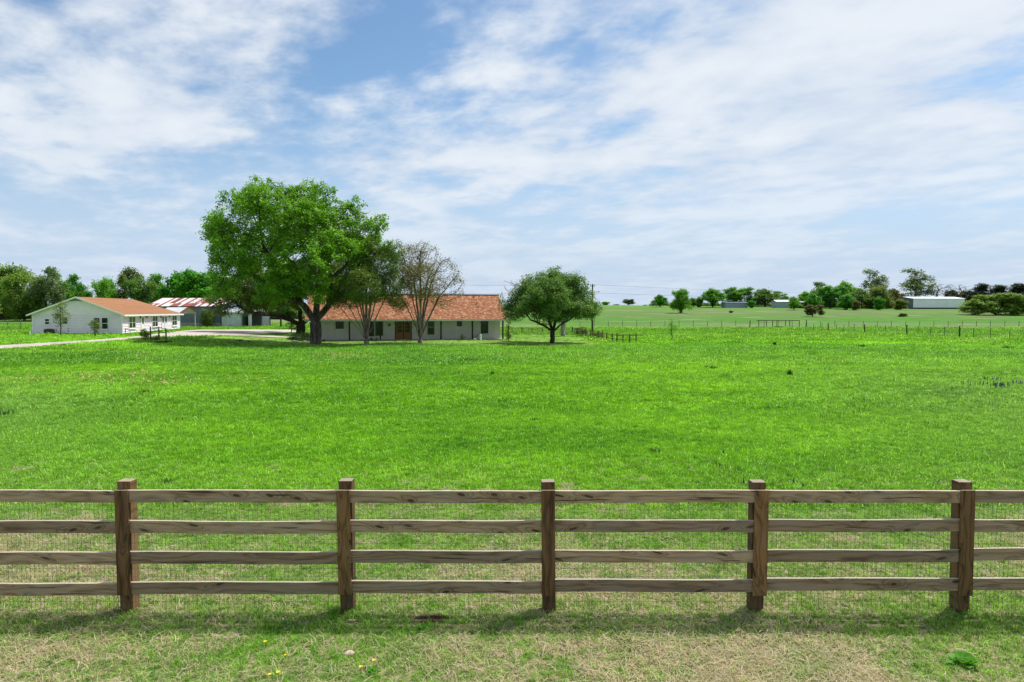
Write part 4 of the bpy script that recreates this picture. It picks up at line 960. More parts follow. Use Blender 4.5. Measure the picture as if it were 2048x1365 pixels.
def hwin(a, b, y0, y1, fr=DKF, bar=True):
    xa, xb = hxw(c3(a), PO), hxw(c3(b), PO); return window(rh, ((xa + xb) / 2, PO - .002, (zz3(y0) + zz3(y1)) / 2), xb - xa, zz3(y0) - zz3(y1), 'y', fr, bar=bar, sill=False, fr=.06)
hwin(322, 384, 380, 436); hwin(620, 655, 366, 504); hwin(676, 734, 366, 500); hwin(1137, 1194, 362, 496, fr=plain('grey_window_frame', (.35, .34, .32), .6, .1)); hwin(1402, 1437, 355, 418); hwin(1614, 1671, 352, 486)
xa, xb = hxw(c3(320), PO), hxw(c3(392), PO); MB().box(xa, xb, PO - .03, PO - .001, .2, zz3(440)).build('wall_panel', plain('pale_panel', (.58, .56, .52), .7, .06), rh)
xa, xb = hxw(c3(850), PO), hxw(c3(990), PO); dz0, dz1 = .14, 2.28
MB().box(xa - .07, xb + .07, PO - .05, PO - .001, dz0 - .01, dz1 + .09).build('door_frame', DARKWOOD, rh)
xm = (xa + xb) / 2
for a_, b__ in ((xa, xm - .02), (xm + .02, xb)):
    dr = MB().box(a_ + .02, b__ - .02, PO - .095, PO - .052, dz0, dz1).build('door', DOORWOOD, rh)
    MB().box(a_ + .17, b__ - .17, PO - .103, PO - .097, .95, dz1 - .18).build('pane', GLASSD, dr)
    m = MB()
    for k in range(2): m.box(a_ + .17, b__ - .17, PO - .112, PO - .098, .26 + k * .33, .50 + k * .33)
    for k in (1, 2): zc = .95 + (dz1 - 1.13) * k / 3; m.box(a_ + .17, b__ - .17, PO - .115, PO - .104, zc - .02, zc + .02)
    m.build('panelling', DOORWOOD, dr)
    MB().box((xm - .09 if b__ < xb else xm + .05), (xm - .05 if b__ < xb else xm + .09), PO - .14, PO - .10, 1.0, 1.22).build('handle', DARKPOST, dr)
for c_ in (797, 1024):
    x = hxw(c3(c_), PO); MB().box(x - .05, x + .05, PO - .08, PO - .001, 1.78, 1.90).bar((x, PO - .22, 1.98), (x, PO - .22, 1.72), .04, .15, 8).build('wall_lamp', DARKPOST, rh)
def hpt(x, y): return Vector((hl.x + x * math.cos(rzh) - y * math.sin(rzh), hl.y + x * math.sin(rzh) + y * math.cos(rzh), 0))
def agave(px, py, H, label, seed, name='agave'):
    b = G(px, py); r = np.random.default_rng(seed); m = MB()
    for k in range(24):
        a = r.uniform(0, 6.28); tl = r.uniform(.15, 1.25); L_ = H * r.uniform(.7, 1.1); d_ = Vector((math.cos(a) * math.sin(tl), math.sin(a) * math.sin(tl), math.cos(tl))); s__ = Vector((-math.sin(a), math.cos(a), 0)) * .05
        p0 = Vector((0, 0, .02)); p2 = d_ * L_; pm = d_ * L_ * .55 + Vector((0, 0, .06)); m.poly([p0 - s__ * .6, p0 + s__ * .6, pm + s__, p2, pm - s__])
    t = thing(name, label, 'plant', b); m.build('leaves', LF_AGAVE, t); MB().bar((0, 0, -.05), (0, 0, .12), .06).build('stem', BARK_TWIG, t); return t
agave(924, 680.8, .75, 'spiky agave in front of the white brick wall between two porch posts', 1)
agave(743, 682.5, .45, 'small dark spiky plant under the paired windows', 2, 'yucca'); agave(753, 682.8, .45, 'low spiky plant right of its twin under the paired windows', 3, 'yucca')
agave(648, 684.0, .35, 'tiny spiky plant at the foot of the thick grey trunk', 4, 'yucca')
b = G(961.5, 681.0); t = thing('urn', 'white upright garden urn by the right window of the low house', 'urn', b)
MB().bar((0, 0, 0), (0, 0, .55), .13, .11, 12).bar((0, 0, .55), (0, 0, .62), .15, .15, 12).build('body', TRIM, t, smooth=False); MB().bar((0, 0, .62), (0, 0, .72), .06, .03, 8).build('neck', TRIM, t)
b = G(950, 680.5); t = thing('pot', 'round white pot with dark twiggy plant by the porch post', 'pot', b)
MB().bar((0, 0, 0), (0, 0, .22), .12, .17, 12).build('body', TRIM, t)
m = MB(); r_ = random.Random(4)
for k in range(14): m.bar((0, 0, .2), (r_.uniform(-.35, .6), r_.uniform(-.2, .2), r_.uniform(.4, .9)), .012, .006, 4)
m.build('twigs', DARKPOST, t)
# hedge and stone edging by the big trunk
def hedge(name, label, px0, px1, py, hgt, seed, cat='hedge'):
    a = G(px0, py); c = G(px1, py); L_ = (c - a).length; rg = np.random.default_rng(seed); t = thing(name, label, cat, (a + c) / 2, math.atan2(c.y - a.y, c.x - a.x))
    n = int(L_ * 900); P_ = np.stack([rg.uniform(-L_ / 2, L_ / 2, n), rg.uniform(-.45, .45, n), rg.uniform(.05, hgt, n)], 1)
    V_, Fq, rn = leaves(P_, 1, .05, .055, rg); link('foliage', V_, Fq, LF_OAK2, t, attr=rn); m = MB()
    for k in range(int(L_ * 3)): x = -L_ / 2 + (k + .5) / 3; m.bar((x, 0, -.05), (x + rg.uniform(-.1, .1), rg.uniform(-.2, .2), hgt * .8), .02, .01, 5)
    m.build('stems', BARK_DARK, t)
hedge('clipped_hedge', 'low clipped dark green hedge left of the thick grey trunk', 578, 598, 680, .75, 1)
hedge('clipped_hedge', 'low clipped hedge half hidden behind the thick grey trunk', 601, 620, 679, .8, 2)
sr = random.Random(8)
for k, (px_, py_, lb) in enumerate(((588, 684.0, 'white edging stone left of two others before the hedge'), (594, 684.5, 'middle white edging stone before the hedge'), (609, 684.6, 'small round edging stone nearest the thick grey trunk'), (480, 682.5, 'leftmost dark edging stone on the shaded lawn'), (497, 683.5, 'long dark edging stone on the shaded lawn'))):
    stone(px_, py_, sr.uniform(.22, .45), .15, .12, lb, STONE if k < 3 else METALBOX, seed=k + 20, name='edging_stone')

# barn with rusty roof
bY = 114.5; gb = at(372, bY)
xl, xr = (296 - 1024) / F * bY, (443 - 1024) / F * bY
bn = thing('barn', 'grey board barn with red and white rusty tin roof behind the white house', 'barn', ((xl + xr) / 2, bY, gb.z)); wv = (xr - xl) / 2
eZ = zat(613, bY) - gb.z; rZ = zat(596.5, bY + 5.2) - gb.z
m = MB().box(-wv, wv, 0, 10.4, .75, eZ); siding(m, -wv, wv, .8, eZ, -.012, 13); m.poly([(wv, 0, eZ), (wv, 10.4, eZ), (wv, 5.2, rZ - .08)]); m.poly([(-wv, 10.4, eZ), (-wv, 0, eZ), (-wv, 5.2, rZ - .08)])
m.build('wall', BARNWALL, bn)
MB().box(-wv - .02, wv + .02, -.05, 10.4, -.4, .75).build('base_wall', plain('weathered_base', (.33, .31, .29), .9, .25, 3), bn)
m = MB(); m.slab([(-wv - .3, -.4, eZ + .02), (wv + .3, -.4, eZ + .02), (wv + .3, 5.2, rZ), (-wv - .3, 5.2, rZ)], .05); m.slab([(-wv - .3, 5.2, rZ), (wv + .3, 5.2, rZ), (wv + .3, 10.8, eZ + .02), (-wv - .3, 10.8, eZ + .02)], .05)
m.build('roof', RUST, bn)
# tin shed joined to the barn
x0_, x1_ = (444.5 - 1024) / F * bY, (485 - 1024) / F * bY; sw = x1_ - x0_
sh = thing('tin_shed', 'pale corrugated tin shed with open dark bay beside the barn', 'shed', (x0_, bY - .3, gb.z)); sz = zat(624, bY) - gb.z
def corr(m, x0, x1, y, z0, z1, pitch=.18, dep=.03):
    n = int((x1 - x0) / pitch * 2); ps = [(x0 + (x1 - x0) * i / n, y - (dep if i % 2 else 0)) for i in range(n + 1)]
    for a_, b__ in zip(ps[:-1], ps[1:]): m.poly([(a_[0], a_[1], z0), (b__[0], b__[1], z0), (b__[0], b__[1], z1), (a_[0], a_[1], z1)])
m = MB(); corr(m, 0, sw, 0, 0, sz); m.box(0.01, sw, .02, 6, 0, sz - .3); m.build('wall', TIN, sh)
ow = (500 - 485) * bY / F; rw = (531 - 485) * bY / F
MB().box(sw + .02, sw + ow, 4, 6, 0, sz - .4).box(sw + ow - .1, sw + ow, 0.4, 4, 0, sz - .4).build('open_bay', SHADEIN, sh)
MB().box(sw + ow, sw + ow + .55, -.35, -.28, .05, sz - .35, None).build('door', TIN, sh)
m = MB(); m.slab([(-.1, -.5, sz + .02), (sw + rw, -.5, sz - .25), (sw + rw, 6.2, sz + .25), (-.1, 6.2, sz + .55)], .07); m.build('roof', TIN, sh)
m = MB()
for px_ in (501.5,): x = (px_ - 1024) / F * bY - x0_; m.box(x - .08, x + .08, -.3, -.14, 0, sz - .3)
for x in (sw + rw - .2,): m.box(x - .07, x + .07, 3.0, 3.14, 0, sz - .25)
m.build('post', DARKWOOD, sh)
MB().bar((-.02, -.1, 0), (-.02, -.1, sz + .8), .07).build('drain_pipe', DARKPOST, sh)
b = G(531, 652.5); t = thing('leaning_sheet', 'dented grey tin sheet leaning on the grass right of the shed', 'metal sheet', b, .1)
m = MB(); corr(m, -.9, .9, 0, 0, 1.75); m.v = [(x - z * .22 + .12, y + z * .25, z) for x, y, z in m.v]; m.build('sheet', TIN, t); MB().bar((0, .5, 0), (-.35, .42, 1.7), .04).build('prop', DARKWOOD, t)
peg(562, 656, 2.2, 'gate_post', 'thick dark wooden post between the leaning sheet and the oak trunk', DARKWOOD, .14, lambda t, H: MB().bar((0, 0, H), (0, 0, H + .05), .16, n=8).build('cap', DARKWOOD, t))
# carport
cY = 106.0; c0 = at(376, cY); cp = thing('carport', 'small metal carport with red-edged gable between white house and barn', 'carport', c0, math.radians(55))
cz = zat(615, cY) - c0.z; ce = zat(627, cY) - c0.z
m = MB(); m.slab([(-1.4, 0, ce), (0, 0, cz), (0, 6, cz), (-1.4, 6, ce)], .05); m.slab([(0, 0, cz), (1.35, 0, ce), (1.35, 6, ce), (0, 6, cz)], .05); m.build('roof', TINW, cp)
m = MB()
for a_, b__ in (((-1.4, ce), (0, cz)), ((0, cz), (1.35, ce))): m.bar((a_[0], -.06, a_[1] + .03), (b__[0], -.06, b__[1] + .03), .065, n=4)
m.build('gable_trim', REDTRIM, cp); MB().poly([(-1.3, .02, ce - .04), (1.25, .02, ce - .04), (0, .02, cz - .08)]).poly([(1.25, .04, ce - .04), (-1.3, .04, ce - .04), (0, .04, cz - .08)]).build('gable_board', TANIN, cp)
for x, y in ((-1.25, .1), (1.2, .1), (-1.25, 5.8), (1.2, 5.8)): MB().box(x - .04, x + .04, y - .04, y + .04, -.2, ce).build('post', TIN, cp)
# hill buildings
def hbuild(name, label, px0, px1, Y, ytop, yeave, ybase, dep, wallm, roofm, rz=0.0, endm=None, hip=0):
    a = at(px0, Y); c = at(px1, Y); Lh = (c - a).length; zb_ = min(zat(ybase, Y), (a.z + c.z) / 2 + .6); t = thing(name, label, 'building', (a.x, a.y, zb_), rz)
    e = zat(yeave, Y) - zb_; r = zat(ytop, Y + dep / 2) - zb_; m = MB().box(0, Lh, 0, dep, -1.5, e)
    n = int(Lh / 1.2)
    for k in range(n + 1): x = Lh * k / n; m.box(x - .04, x + .04, -.04, -.001, 0, e)
    m.build('wall', wallm, t)
    for x in (-.01, Lh + .01): MB().poly([(x, 0, e), (x, dep, e), (x, dep / 2, r - .05)]).poly([(x, 0, -1), (x, dep, -1), (x, dep, e), (x, 0, e)]).build('end_wall', endm or wallm, t)
    MB().slab([(-.3, -.3, e + .03), (Lh + .3, -.3, e + .03), (Lh + .3 - hip, dep / 2, r + .03), (-.3 + hip, dep / 2, r + .03)], .08).slab([(-.3 + hip, dep / 2, r + .03), (Lh + .3 - hip, dep / 2, r + .03), (Lh + .3, dep + .3, e + .03), (-.3, dep + .3, e + .03)], .08).build('roof', roofm, t)
    return t, Lh, e, zb_
lw, LL, le, lz = hbuild('long_metal_building', 'long low white metal building on the hill at the right', 1826, 1936, 292, 594.2, 597.5, 613, 13, TINW, TINW, rz=.10, endm=TINGREY)
MB().poly([(-.02, 0, 0), (-.02, 13, 0), (-.02, 13, 2.2), (-.02, 0, 2.2)][::-1]).build('end_door', TINGREY, lw)
MB().box(-.3, LL + .2, -.12, -.05, -1.5, .05).build('skirting', DARKROOF, lw)
hbuild('dark_roofed_house', 'small house with dark roof half hidden behind the long white building', 1783, 1822, 312, 591, 597, 606, 9, CREAM, DARKROOF, hip=2)
hbuild('grey_shed', 'long blue-grey shed under the rounded tree on the hill', 1451, 1495, 292, 604.5, 606, 613, 6, plain('blue_grey_metal', (.24, .29, .34), .5, .08), plain('dark_blue_roof', (.12, .15, .20), .5, .1))
hbuild('white_roofed_barn', 'small grey barn with bright white metal roof on the hill', 1553, 1585, 290, 600.5, 603.8, 612.5, 8, plain('grey_blue_sheet', (.30, .36, .40), .5, .08), TINW, rz=-.12)
hbuild('open_hay_shed', 'low open shed with pale roof left of the dense grove', 1597, 1614, 285, 603.5, 605, 611, 6, SHADEIN, TIN)

# ------------------------------------------------------------------ wire fences
def wirefence(name, label, pts, H, strands, kinds, wr=.012, rad=.04):
    o0 = Vector((pts[0][0], pts[0][1], hh(*pts[0][:2]))); t = thing(name, label, 'fence', o0); P_ = [Vector((p[0], p[1], hh(p[0], p[1]))) - o0 for p in pts]; tips = {}
    for i, p in enumerate(P_):
        k = kinds(i); hh_ = H * rng.uniform(.94, 1.06); l_ = Vector((rng.uniform(-.05, .05), rng.uniform(-.05, .05), hh_))
        if k == 'w': MB().bar((0, 0, -.2), l_ * 1.1, .095, .085, 7).build('post', DARKPOST, t).location = p
        elif k == 's':
            o = MB().bar((0, 0, -.2), l_, rad, rad, 4).build('post', STEELPOST, t); o.location = p; MB().bar(l_, l_ * 1.06, rad * 1.2, rad * 1.2, 4).build('tip', WHITETIP, o)
        else: MB().bar((0, 0, -.2), l_, rad, rad, 5).build('post', DARKPOST, t).location = p
    for s__ in range(strands):
        m = MB(); z = H * (.2 + .74 * s__ / max(1, strands - 1))
        for a, b in zip(P_[:-1], P_[1:]): m.bar(a + Vector((0, 0, z)), b + Vector((0, 0, z)), wr, n=3)
        m.build('wire', WIRE, t)
    return t
def line(a, b, n): return [(a.x + (b.x - a.x) * i / (n - 1), a.y + (b.y - a.y) * i / (n - 1)) for i in range(n)]
fa, fb = at(1075, 143), at(2180, 143)
wirefence('pasture_fence', 'far wire fence of thin posts running the width of the pasture', line(fa, fb, 40), 1.3, 4, lambda i: 'w' if i in (15, 19) else 'd', rad=.045)
cr6 = [(52, 641), (125, 646), (200, 648), (258, 643), (332, 641), (401, 650), (494, 656), (593, 660), (687, 672), (780, 676), (889, 682), (978, 687), (1079, 690), (1195, 697), (1321, 702), (1459, 707), (1590, 712), (1745, 722), (1919, 731)]
NA, NB = G(1611, 660.5), G(2020, 680.0)
pts = []
for x, y in cr6:
    k = (1600 + x / 4.571 - 1024) / F                      # along the straight fence line
    t_ = (NA.x - k * NA.y) / (k * (NB.y - NA.y) - (NB.x - NA.x)); pts.append((NA.x + t_ * (NB.x - NA.x), NA.y + t_ * (NB.y - NA.y)))
dlast = Vector(pts[-1]) - Vector(pts[-2])
for k in range(1, 9): pts.append((pts[18][0] + dlast.x * k, pts[18][1] + dlast.y * k))
wirefence('meadow_fence', 'nearer wire fence of white-tipped steel posts coming towards the viewer at the right', pts, 1.3, 4, lambda i: 'w' if i in (3, 7, 11, 15, 19, 23) else 's', rad=.038)
lf = [G(-60, 661.5), G(66, 660)]
wirefence('yard_fence', 'wire fence with white-tipped posts left of the white house', line(lf[0], lf[1], 6), 1.35, 4, lambda i: 'w' if i == 2 else 's')
# corral of dark pipe beyond the pasture fence
ca = at(1519, 146); m_ = thing('pipe_corral', 'dark metal pipe corral standing at the far wire fence', 'corral', ca)
W_ = (1600 - 1519) * 146 / F
for i, x in enumerate((0, W_ * .24, W_ * .34, W_ * .5, W_ * .66, W_ * .82, W_)): MB().bar((x, .3 + (i % 2) * 1.2, -.2), (x, .3 + (i % 2) * 1.2, 1.35), .08, n=6).build('post', DARKPOST, m_)
for z, y in ((1.32, .3), (1.30, 1.5)): MB().box(0, W_, y - .06, y + .06, z - .08, z + .05).build('rail', DARKPOST, m_)
# rustic rail fence in the yard
OW = OLDWOOD
def railfence(name, label, posts, H, rails, offs=None, r=.075):
    o0 = Vector((posts[0].x, posts[0].y, posts[0].z)); t = thing(name, label, 'fence', o0); P_ = [p - o0 for p in posts]; rr_ = random.Random(len(posts))
    for p in P_:
        o = MB().bar((0, 0, -.2), (rr_.uniform(-.05, .05), rr_.uniform(-.05, .05), H * rr_.uniform(.92, 1.1)), r * 1.1, r, 6).build('post', OW, t); o.location = p
    for a, b in zip(P_[:-1], P_[1:]):
        for z in rails:
            a2 = a + Vector((0, 0, H * z + rr_.uniform(-.05, .05))); b2 = b + Vector((0, 0, H * z + rr_.uniform(-.05, .05)))
            o = MB().bar((0, 0, 0), b2 - a2, r * .55, r * .5, 5).build('rail', OW, t); o.location = a2
    return t
c4 = [(768, 688), (810, 702), (853, 710), (890, 716), (935, 722), (960, 728), (1008, 736), (1045, 744), (1088, 752), (1140, 766), (1180, 768), (1235, 772), (1300, 773), (1362, 772)]
railfence('rustic_rail_fence', 'rustic wooden rail fence slanting across the grass right of the round oak', [G(980 + x / 4.655, 520 + y / 4.655) for x, y in c4], 1.0, (.35, .82))
bk = [G(1024 + i * 20.2, 668.3) for i in range(7)]; railfence('back_rail_fence', 'three-rail wooden fence behind the round oak trunk', bk, 1.0, (.3, .6, .9), r=.06)
pf = [G(302, 683), G(318, 680.5), G(333, 685.5)]
railfence('planter_rail_fence', 'short three-post rail fence with shrubs beside the drive', pf, 1.38, (.3, .62, .9), r=.065)
# dark edging of the little bed
m = MB(); ec = G(302, 684.5); o0 = ec.copy()
prev = None
for k in range(13):
    a = math.pi + math.pi * k / 12; p = Vector((math.cos(a) * 1.9, math.sin(a) * 2.0, .06))
    if prev: m.bar(prev, p, .09, n=6)
    prev = p
t = m.build('bed_edging', plain('black_edging', (.02, .02, .02), .8, .2), None); t.location = ec; tag(t, 'black curved edging round the small shrub bed by the drive', 'edging')
# utility poles and lines
up1 = G(1184.5, 669); up1.z = hh(up1.x, up1.y)
def upole(loc, H, label):
    t = thing('utility_pole', label, 'utility pole', loc); MB().bar((0, 0, -.3), (0, 0, H), .15, .10, 8).build('pole', DARKWOOD, t)
    MB().box(-.35, .35, -.06, .06, H - .35, H - .25).build('crossarm', DARKWOOD, t)
    for x in (-.3, .3): MB().bar((x, 0, H - .25), (x, 0, H + .02), .05, .04, 6).build('insulator', TIN, t)
    MB().bar((.1, 0, H - 1.2), (.9, -.2, H - 1.05), .025, n=5).bar((.8, -.2, H - 1.12), (1.0, -.2, H - 1.12), .10, .12, 8).build('lamp_arm', TIN, t); return t
H1 = zat(568.5, up1.y) - up1.z; upole(up1, H1, 'dark wooden utility pole behind the round oak')
far = at(1800, 400); far.z += 0
def wireln(p, q, sag, name, label):
    m = MB(); n = 40; o0 = Vector(p)
    pp = [p + (q - p) * (i / n) + Vector((0, 0, -sag * 4 * (i / n) * (1 - i / n))) - o0 for i in range(n + 1)]
    for a, b in zip(pp[:-1], pp[1:]): m.bar(a, b, .017, n=4)
    o = m.build(name, WIRE, None); o.location = o0; tag(o, label, 'cable', 'overhead cables')
tp = up1 + Vector((.3, 0, H1 - .1)); tp2 = up1 + Vector((0, 0, H1 - 1.3))
q1 = at(1860, 352); wireln(tp, Vector((q1.x, q1.y, zat(584, 352))), 1.2, 'overhead_cable', 'upper thin cable running right from the utility pole')
wireln(tp2, Vector((q1.x, q1.y, zat(592, 352))), 1.2, 'overhead_cable', 'lower thin cable running right from the utility pole')
q2 = Vector((-70, 190, zat(560, 190))); wireln(up1 + Vector((-.3, 0, H1 - .1)), q2, .6, 'overhead_cable', 'upper thin cable running left from the utility pole above the low house')
wireln(tp2, Vector((-70, 190, zat(577, 190))), .6, 'overhead_cable', 'lower thin cable running left from the utility pole above the low house')

# ------------------------------------------------------------------ grass
def in_poly_mask(x, y):
    """True where grass may grow (not on drive, path or house floors)"""
    ok = np.ones(len(x), bool)
    for E in (drive_edge, path_edge):
        A = np.array([(p.x, p.y) for p, q in E]); B = np.array([(q.x, q.y) for p, q in E])
        for i in range(len(A) - 1):
            poly = np.array([A[i], A[i + 1], B[i + 1], B[i]])
            x0_, x1_ = poly[:, 0].min(), poly[:, 0].max(); y0_, y1_ = poly[:, 1].min(), poly[:, 1].max()
            c = np.where(ok & (x > x0_) & (x < x1_) & (y > y0_) & (y < y1_))[0]
            if len(c) == 0: continue
            ins = np.zeros(len(c), bool); j = 3
            for k in range(4):
                xi, yi = poly[k]; xj, yj = poly[j]
                cr_ = ((yi > y[c]) != (yj > y[c])) & (x[c] < (xj - xi) * (y[c] - yi) / (yj - yi + 1e-9) + xi); ins ^= cr_; j = k
            ok[c[ins]] = False
    dx = x - hl.x; dy = y - hl.y; lx = dx * math.cos(rzh) + dy * math.sin(rzh); ly = -dx * math.sin(rzh) + dy * math.cos(rzh)
    ok &= ~((lx > -.3) & (lx < HL + .3) & (ly > -.3) & (ly < 11))
    dx = x - p1.x; dy = y - p1.y; lx = dx * math.cos(rzw) + dy * math.sin(rzw); ly = -dx * math.sin(rzw) + dy * math.cos(rzw)
    ok &= ~((lx > -WW - .2) & (lx < .3) & (ly > -.2) & (ly < WL + .2))
    return ok
hidden = bpy.data.collections.new('grass_sources')
def clump(nb, rad, hmin, hmax, wid, lean, seed, m, name):
    rg = np.random.default_rng(seed); vs = []; fs4 = []
    base = rg.normal(0, rad * .5, (nb, 2)); a = rg.uniform(0, 6.28, nb); H_ = rg.uniform(hmin, hmax, nb); l = rg.uniform(.15, 1, nb) * lean
    for i in range(nb):
        d_ = np.array([math.cos(a[i]), math.sin(a[i]), 0]); s = np.array([-d_[1], d_[0], 0]) * wid * rg.uniform(.6, 1.3) / 2; p = np.array([base[i, 0], base[i, 1], -.01])
        p1_ = p + d_ * l[i] * H_[i] * .35 + np.array([0, 0, H_[i] * .6]); p2 = p + d_ * l[i] * H_[i] + np.array([0, 0, H_[i] * max(.15, 1 - .35 * l[i])])
        b = len(vs); vs += [p - s, p + s, p1_ + s * .8, p1_ - s * .8, p2 + s * .12, p2 - s * .12]; fs4 += [(b, b + 1, b + 2, b + 3), (b + 3, b + 2, b + 4, b + 5)]
    me = bpy.data.meshes.new(name); me.from_pydata([tuple(v_) for v_ in vs], [], fs4); me.materials.append(m)
    at_ = me.attributes.new('rnd', 'FLOAT', 'FACE'); at_.data.foreach_set('value', np.repeat(rg.uniform(0, 1, nb), 2).astype(np.float32))
    o = bpy.data.objects.new(name, me); return o
def scatter(name, label, pts, idx, scl, rotz, tilt, sources, cname):
    col = bpy.data.collections.new(cname)
    for s in sources: col.objects.link(s)
    me = bpy.data.meshes.new(name); me.vertices.add(len(pts)); me.vertices.foreach_set('co', pts.astype(np.float32).ravel())
    A = me.attributes.new('idx', 'INT', 'POINT'); A.data.foreach_set('value', idx.astype(np.int32))
    A = me.attributes.new('scl', 'FLOAT_VECTOR', 'POINT'); A.data.foreach_set('vector', scl.astype(np.float32).ravel())
    A = me.attributes.new('rot', 'FLOAT_VECTOR', 'POINT'); A.data.foreach_set('vector', np.stack([tilt[:, 0], tilt[:, 1], rotz], 1).astype(np.float32).ravel())
    o = bpy.data.objects.new(name, me); C.objects.link(o)
    g = bpy.data.node_groups.new(name + '_nodes', 'GeometryNodeTree')
    g.interface.new_socket('Geometry', in_out='INPUT', socket_type='NodeSocketGeometry'); g.interface.new_socket('Geometry', in_out='OUTPUT', socket_type='NodeSocketGeometry')
    gi = g.nodes.new('NodeGroupInput'); go = g.nodes.new('NodeGroupOutput'); ip = g.nodes.new('GeometryNodeInstanceOnPoints'); ci = g.nodes.new('GeometryNodeCollectionInfo')
    ci.inputs['Collection'].default_value = col; ci.inputs['Separate Children'].default_value = True; ci.inputs['Reset Children'].default_value = True
    def na(nm, dt): n = g.nodes.new('GeometryNodeInputNamedAttribute'); n.data_type = dt; n.inputs['Name'].default_value = nm; return n.outputs[0]
    er = g.nodes.new('FunctionNodeEulerToRotation'); L_ = g.links.new
    L_(gi.outputs[0], ip.inputs['Points']); L_(ci.outputs[0], ip.inputs['Instance']); ip.inputs['Pick Instance'].default_value = True
    L_(na('idx', 'INT'), ip.inputs['Instance Index']); L_(na('rot', 'FLOAT_VECTOR'), er.inputs[0]); L_(er.outputs[0], ip.inputs['Rotation']); L_(na('scl', 'FLOAT_VECTOR'), ip.inputs['Scale'])
    L_(ip.outputs[0], go.inputs[0]); md = o.modifiers.new('scatter', 'NODES'); md.node_group = g
    tag(o, label, 'grass', kind='stuff'); return o
def vnoise(x, y, s, seed):
    rg = np.random.default_rng(seed); z = 0
    for k in range(7):
        a = rg.uniform(0, 6.28); f = s * rg.uniform(.6, 2.2); z = z + np.sin((x * math.cos(a) + y * math.sin(a)) * f + rg.uniform(0, 6.28))
    return z / 7
rg = np.random.default_rng(77)
def wedge(y0, y1, dens, margin=3.5, slope=.80):
    out_ = []
    n = int(dens * (y1 - y0) * (slope * (y0 + y1) + 2 * margin)); y = rg.uniform(y0, y1, int(n * 1.35)); x = rg.uniform(-1, 1, len(y)) * (slope * y1 + margin)
    k = np.abs(x) < slope * y + margin; return x[k], y[k]
green_src = [clump(12, .05, .035, .085, .0055, .9, s, BLADE, 'blade_tuft') for s in range(5)] + \
            [clump(16, .10, .05, .12, .010, .9, 10 + s, BLADE, 'blade_tuft') for s in range(4)] + \
            [clump(20, .19, .07, .16, .020, .9, 20 + s, BLADE, 'blade_tuft') for s in range(4)] + \
            [clump(22, .34, .09, .22, .034, .9, 30 + s, BLADE, 'blade_tuft') for s in range(4)] + \
            [clump(24, .8, .12, .32, .07, .9, 40 + s, BLADE, 'blade_tuft') for s in range(3)]
for i_, s_o in enumerate(green_src): s_o.name = 'blade_tuft_%02d' % i_
XS, YS, IS, SC = [], [], [], []
for (y0, y1, dens, i0, ni) in ((4.6, 12, 420, 0, 5), (12, 24, 150, 5, 4), (24, 44, 44, 9, 4), (44, 71, 16, 13, 4), (71, 139, 2.6, 17, 3)):
    x, y = wedge(y0, y1, dens)
    n_ = vnoise(x, y, 1.1, 3); n2_ = vnoise(x, y, 3.5, 4)
    # bare and straw patches near the fence
    prob = np.where(y < 16, np.clip(.80 + .7 * n_ + .5 * n2_ + np.clip((y - 8.6) * .14, -.12, 1), .14, 1), 1.0)
    prob = np.where((y < 8.2) & (y > 7.0), np.maximum(prob, .80 - np.abs(y - 7.6) * .3), prob)   # greener line along the fence foot
    hole = ((x + .92) / .26) ** 2 + ((y - 7.62) / .15) ** 2 < rg.uniform(.1, 1.5, len(x))
    prob = prob * np.where((vnoise(x, y, 2.3, 41) + .5 * vnoise(x, y, .5, 42) > .62) & (y < 26) & (y > 8.5), .25, 1)          # bald spots
    k = (rg.uniform(0, 1, len(x)) < prob) & ~hole & in_poly_mask(x, y); x, y = x[k], y[k]
    sc = rg.uniform(.7, 1.25, len(x)) * (1 + .25 * vnoise(x, y, .8, 5))
    lawn = (y > 69) & (y < 100) & (x < 9) & (x > -33); sc = np.where(lawn, sc * .35, sc)
    tall = np.clip(vnoise(x, y * 1.8, .35, 6) - .25, 0, 1) * (y > 20); sz_ = sc * .72 * (1 + 1.6 * tall)
    sz_ = np.where((y < 8.1) & (y > 7.2), sz_ * 1.25, sz_)
    XS.append(x); YS.append(y); IS.append(i0 + rg.integers(0, ni, len(x))); SC.append(np.stack([sc, sc, sz_], 1))
for (y0, y1, dens, i0, ni, k_) in ((9.5, 20, 5, 5, 4, 1.0), (20, 44, 1.5, 9, 4, 1.0), (44, 69, .7, 13, 4, 1.0)):
    x, y = wedge(y0, y1, dens); n_ = vnoise(x, y, .9, 31) + .6 * vnoise(x, y, .2, 32)
    k = (rg.uniform(0, 1, len(x)) < np.clip(.35 + 1.3 * n_, .03, 1)) & in_poly_mask(x, y); x, y = x[k], y[k]; sc = rg.uniform(.7, 1.5, len(x)) * k_
    XS.append(x); YS.append(y); IS.append(i0 + rg.integers(0, ni, len(x))); SC.append(np.stack([sc, sc, sc * rg.uniform(.9, 1.6, len(x))], 1))
x = np.concatenate(XS); y = np.concatenate(YS); N = len(x)
scatter('grass', 'green meadow grass covering the field on both sides of the board fence', np.stack([x, y, h(x, y)], 1), np.concatenate(IS), np.concatenate(SC), rg.uniform(0, 6.28, N), rg.normal(0, .12, (N, 2)), green_src, 'green_sources')
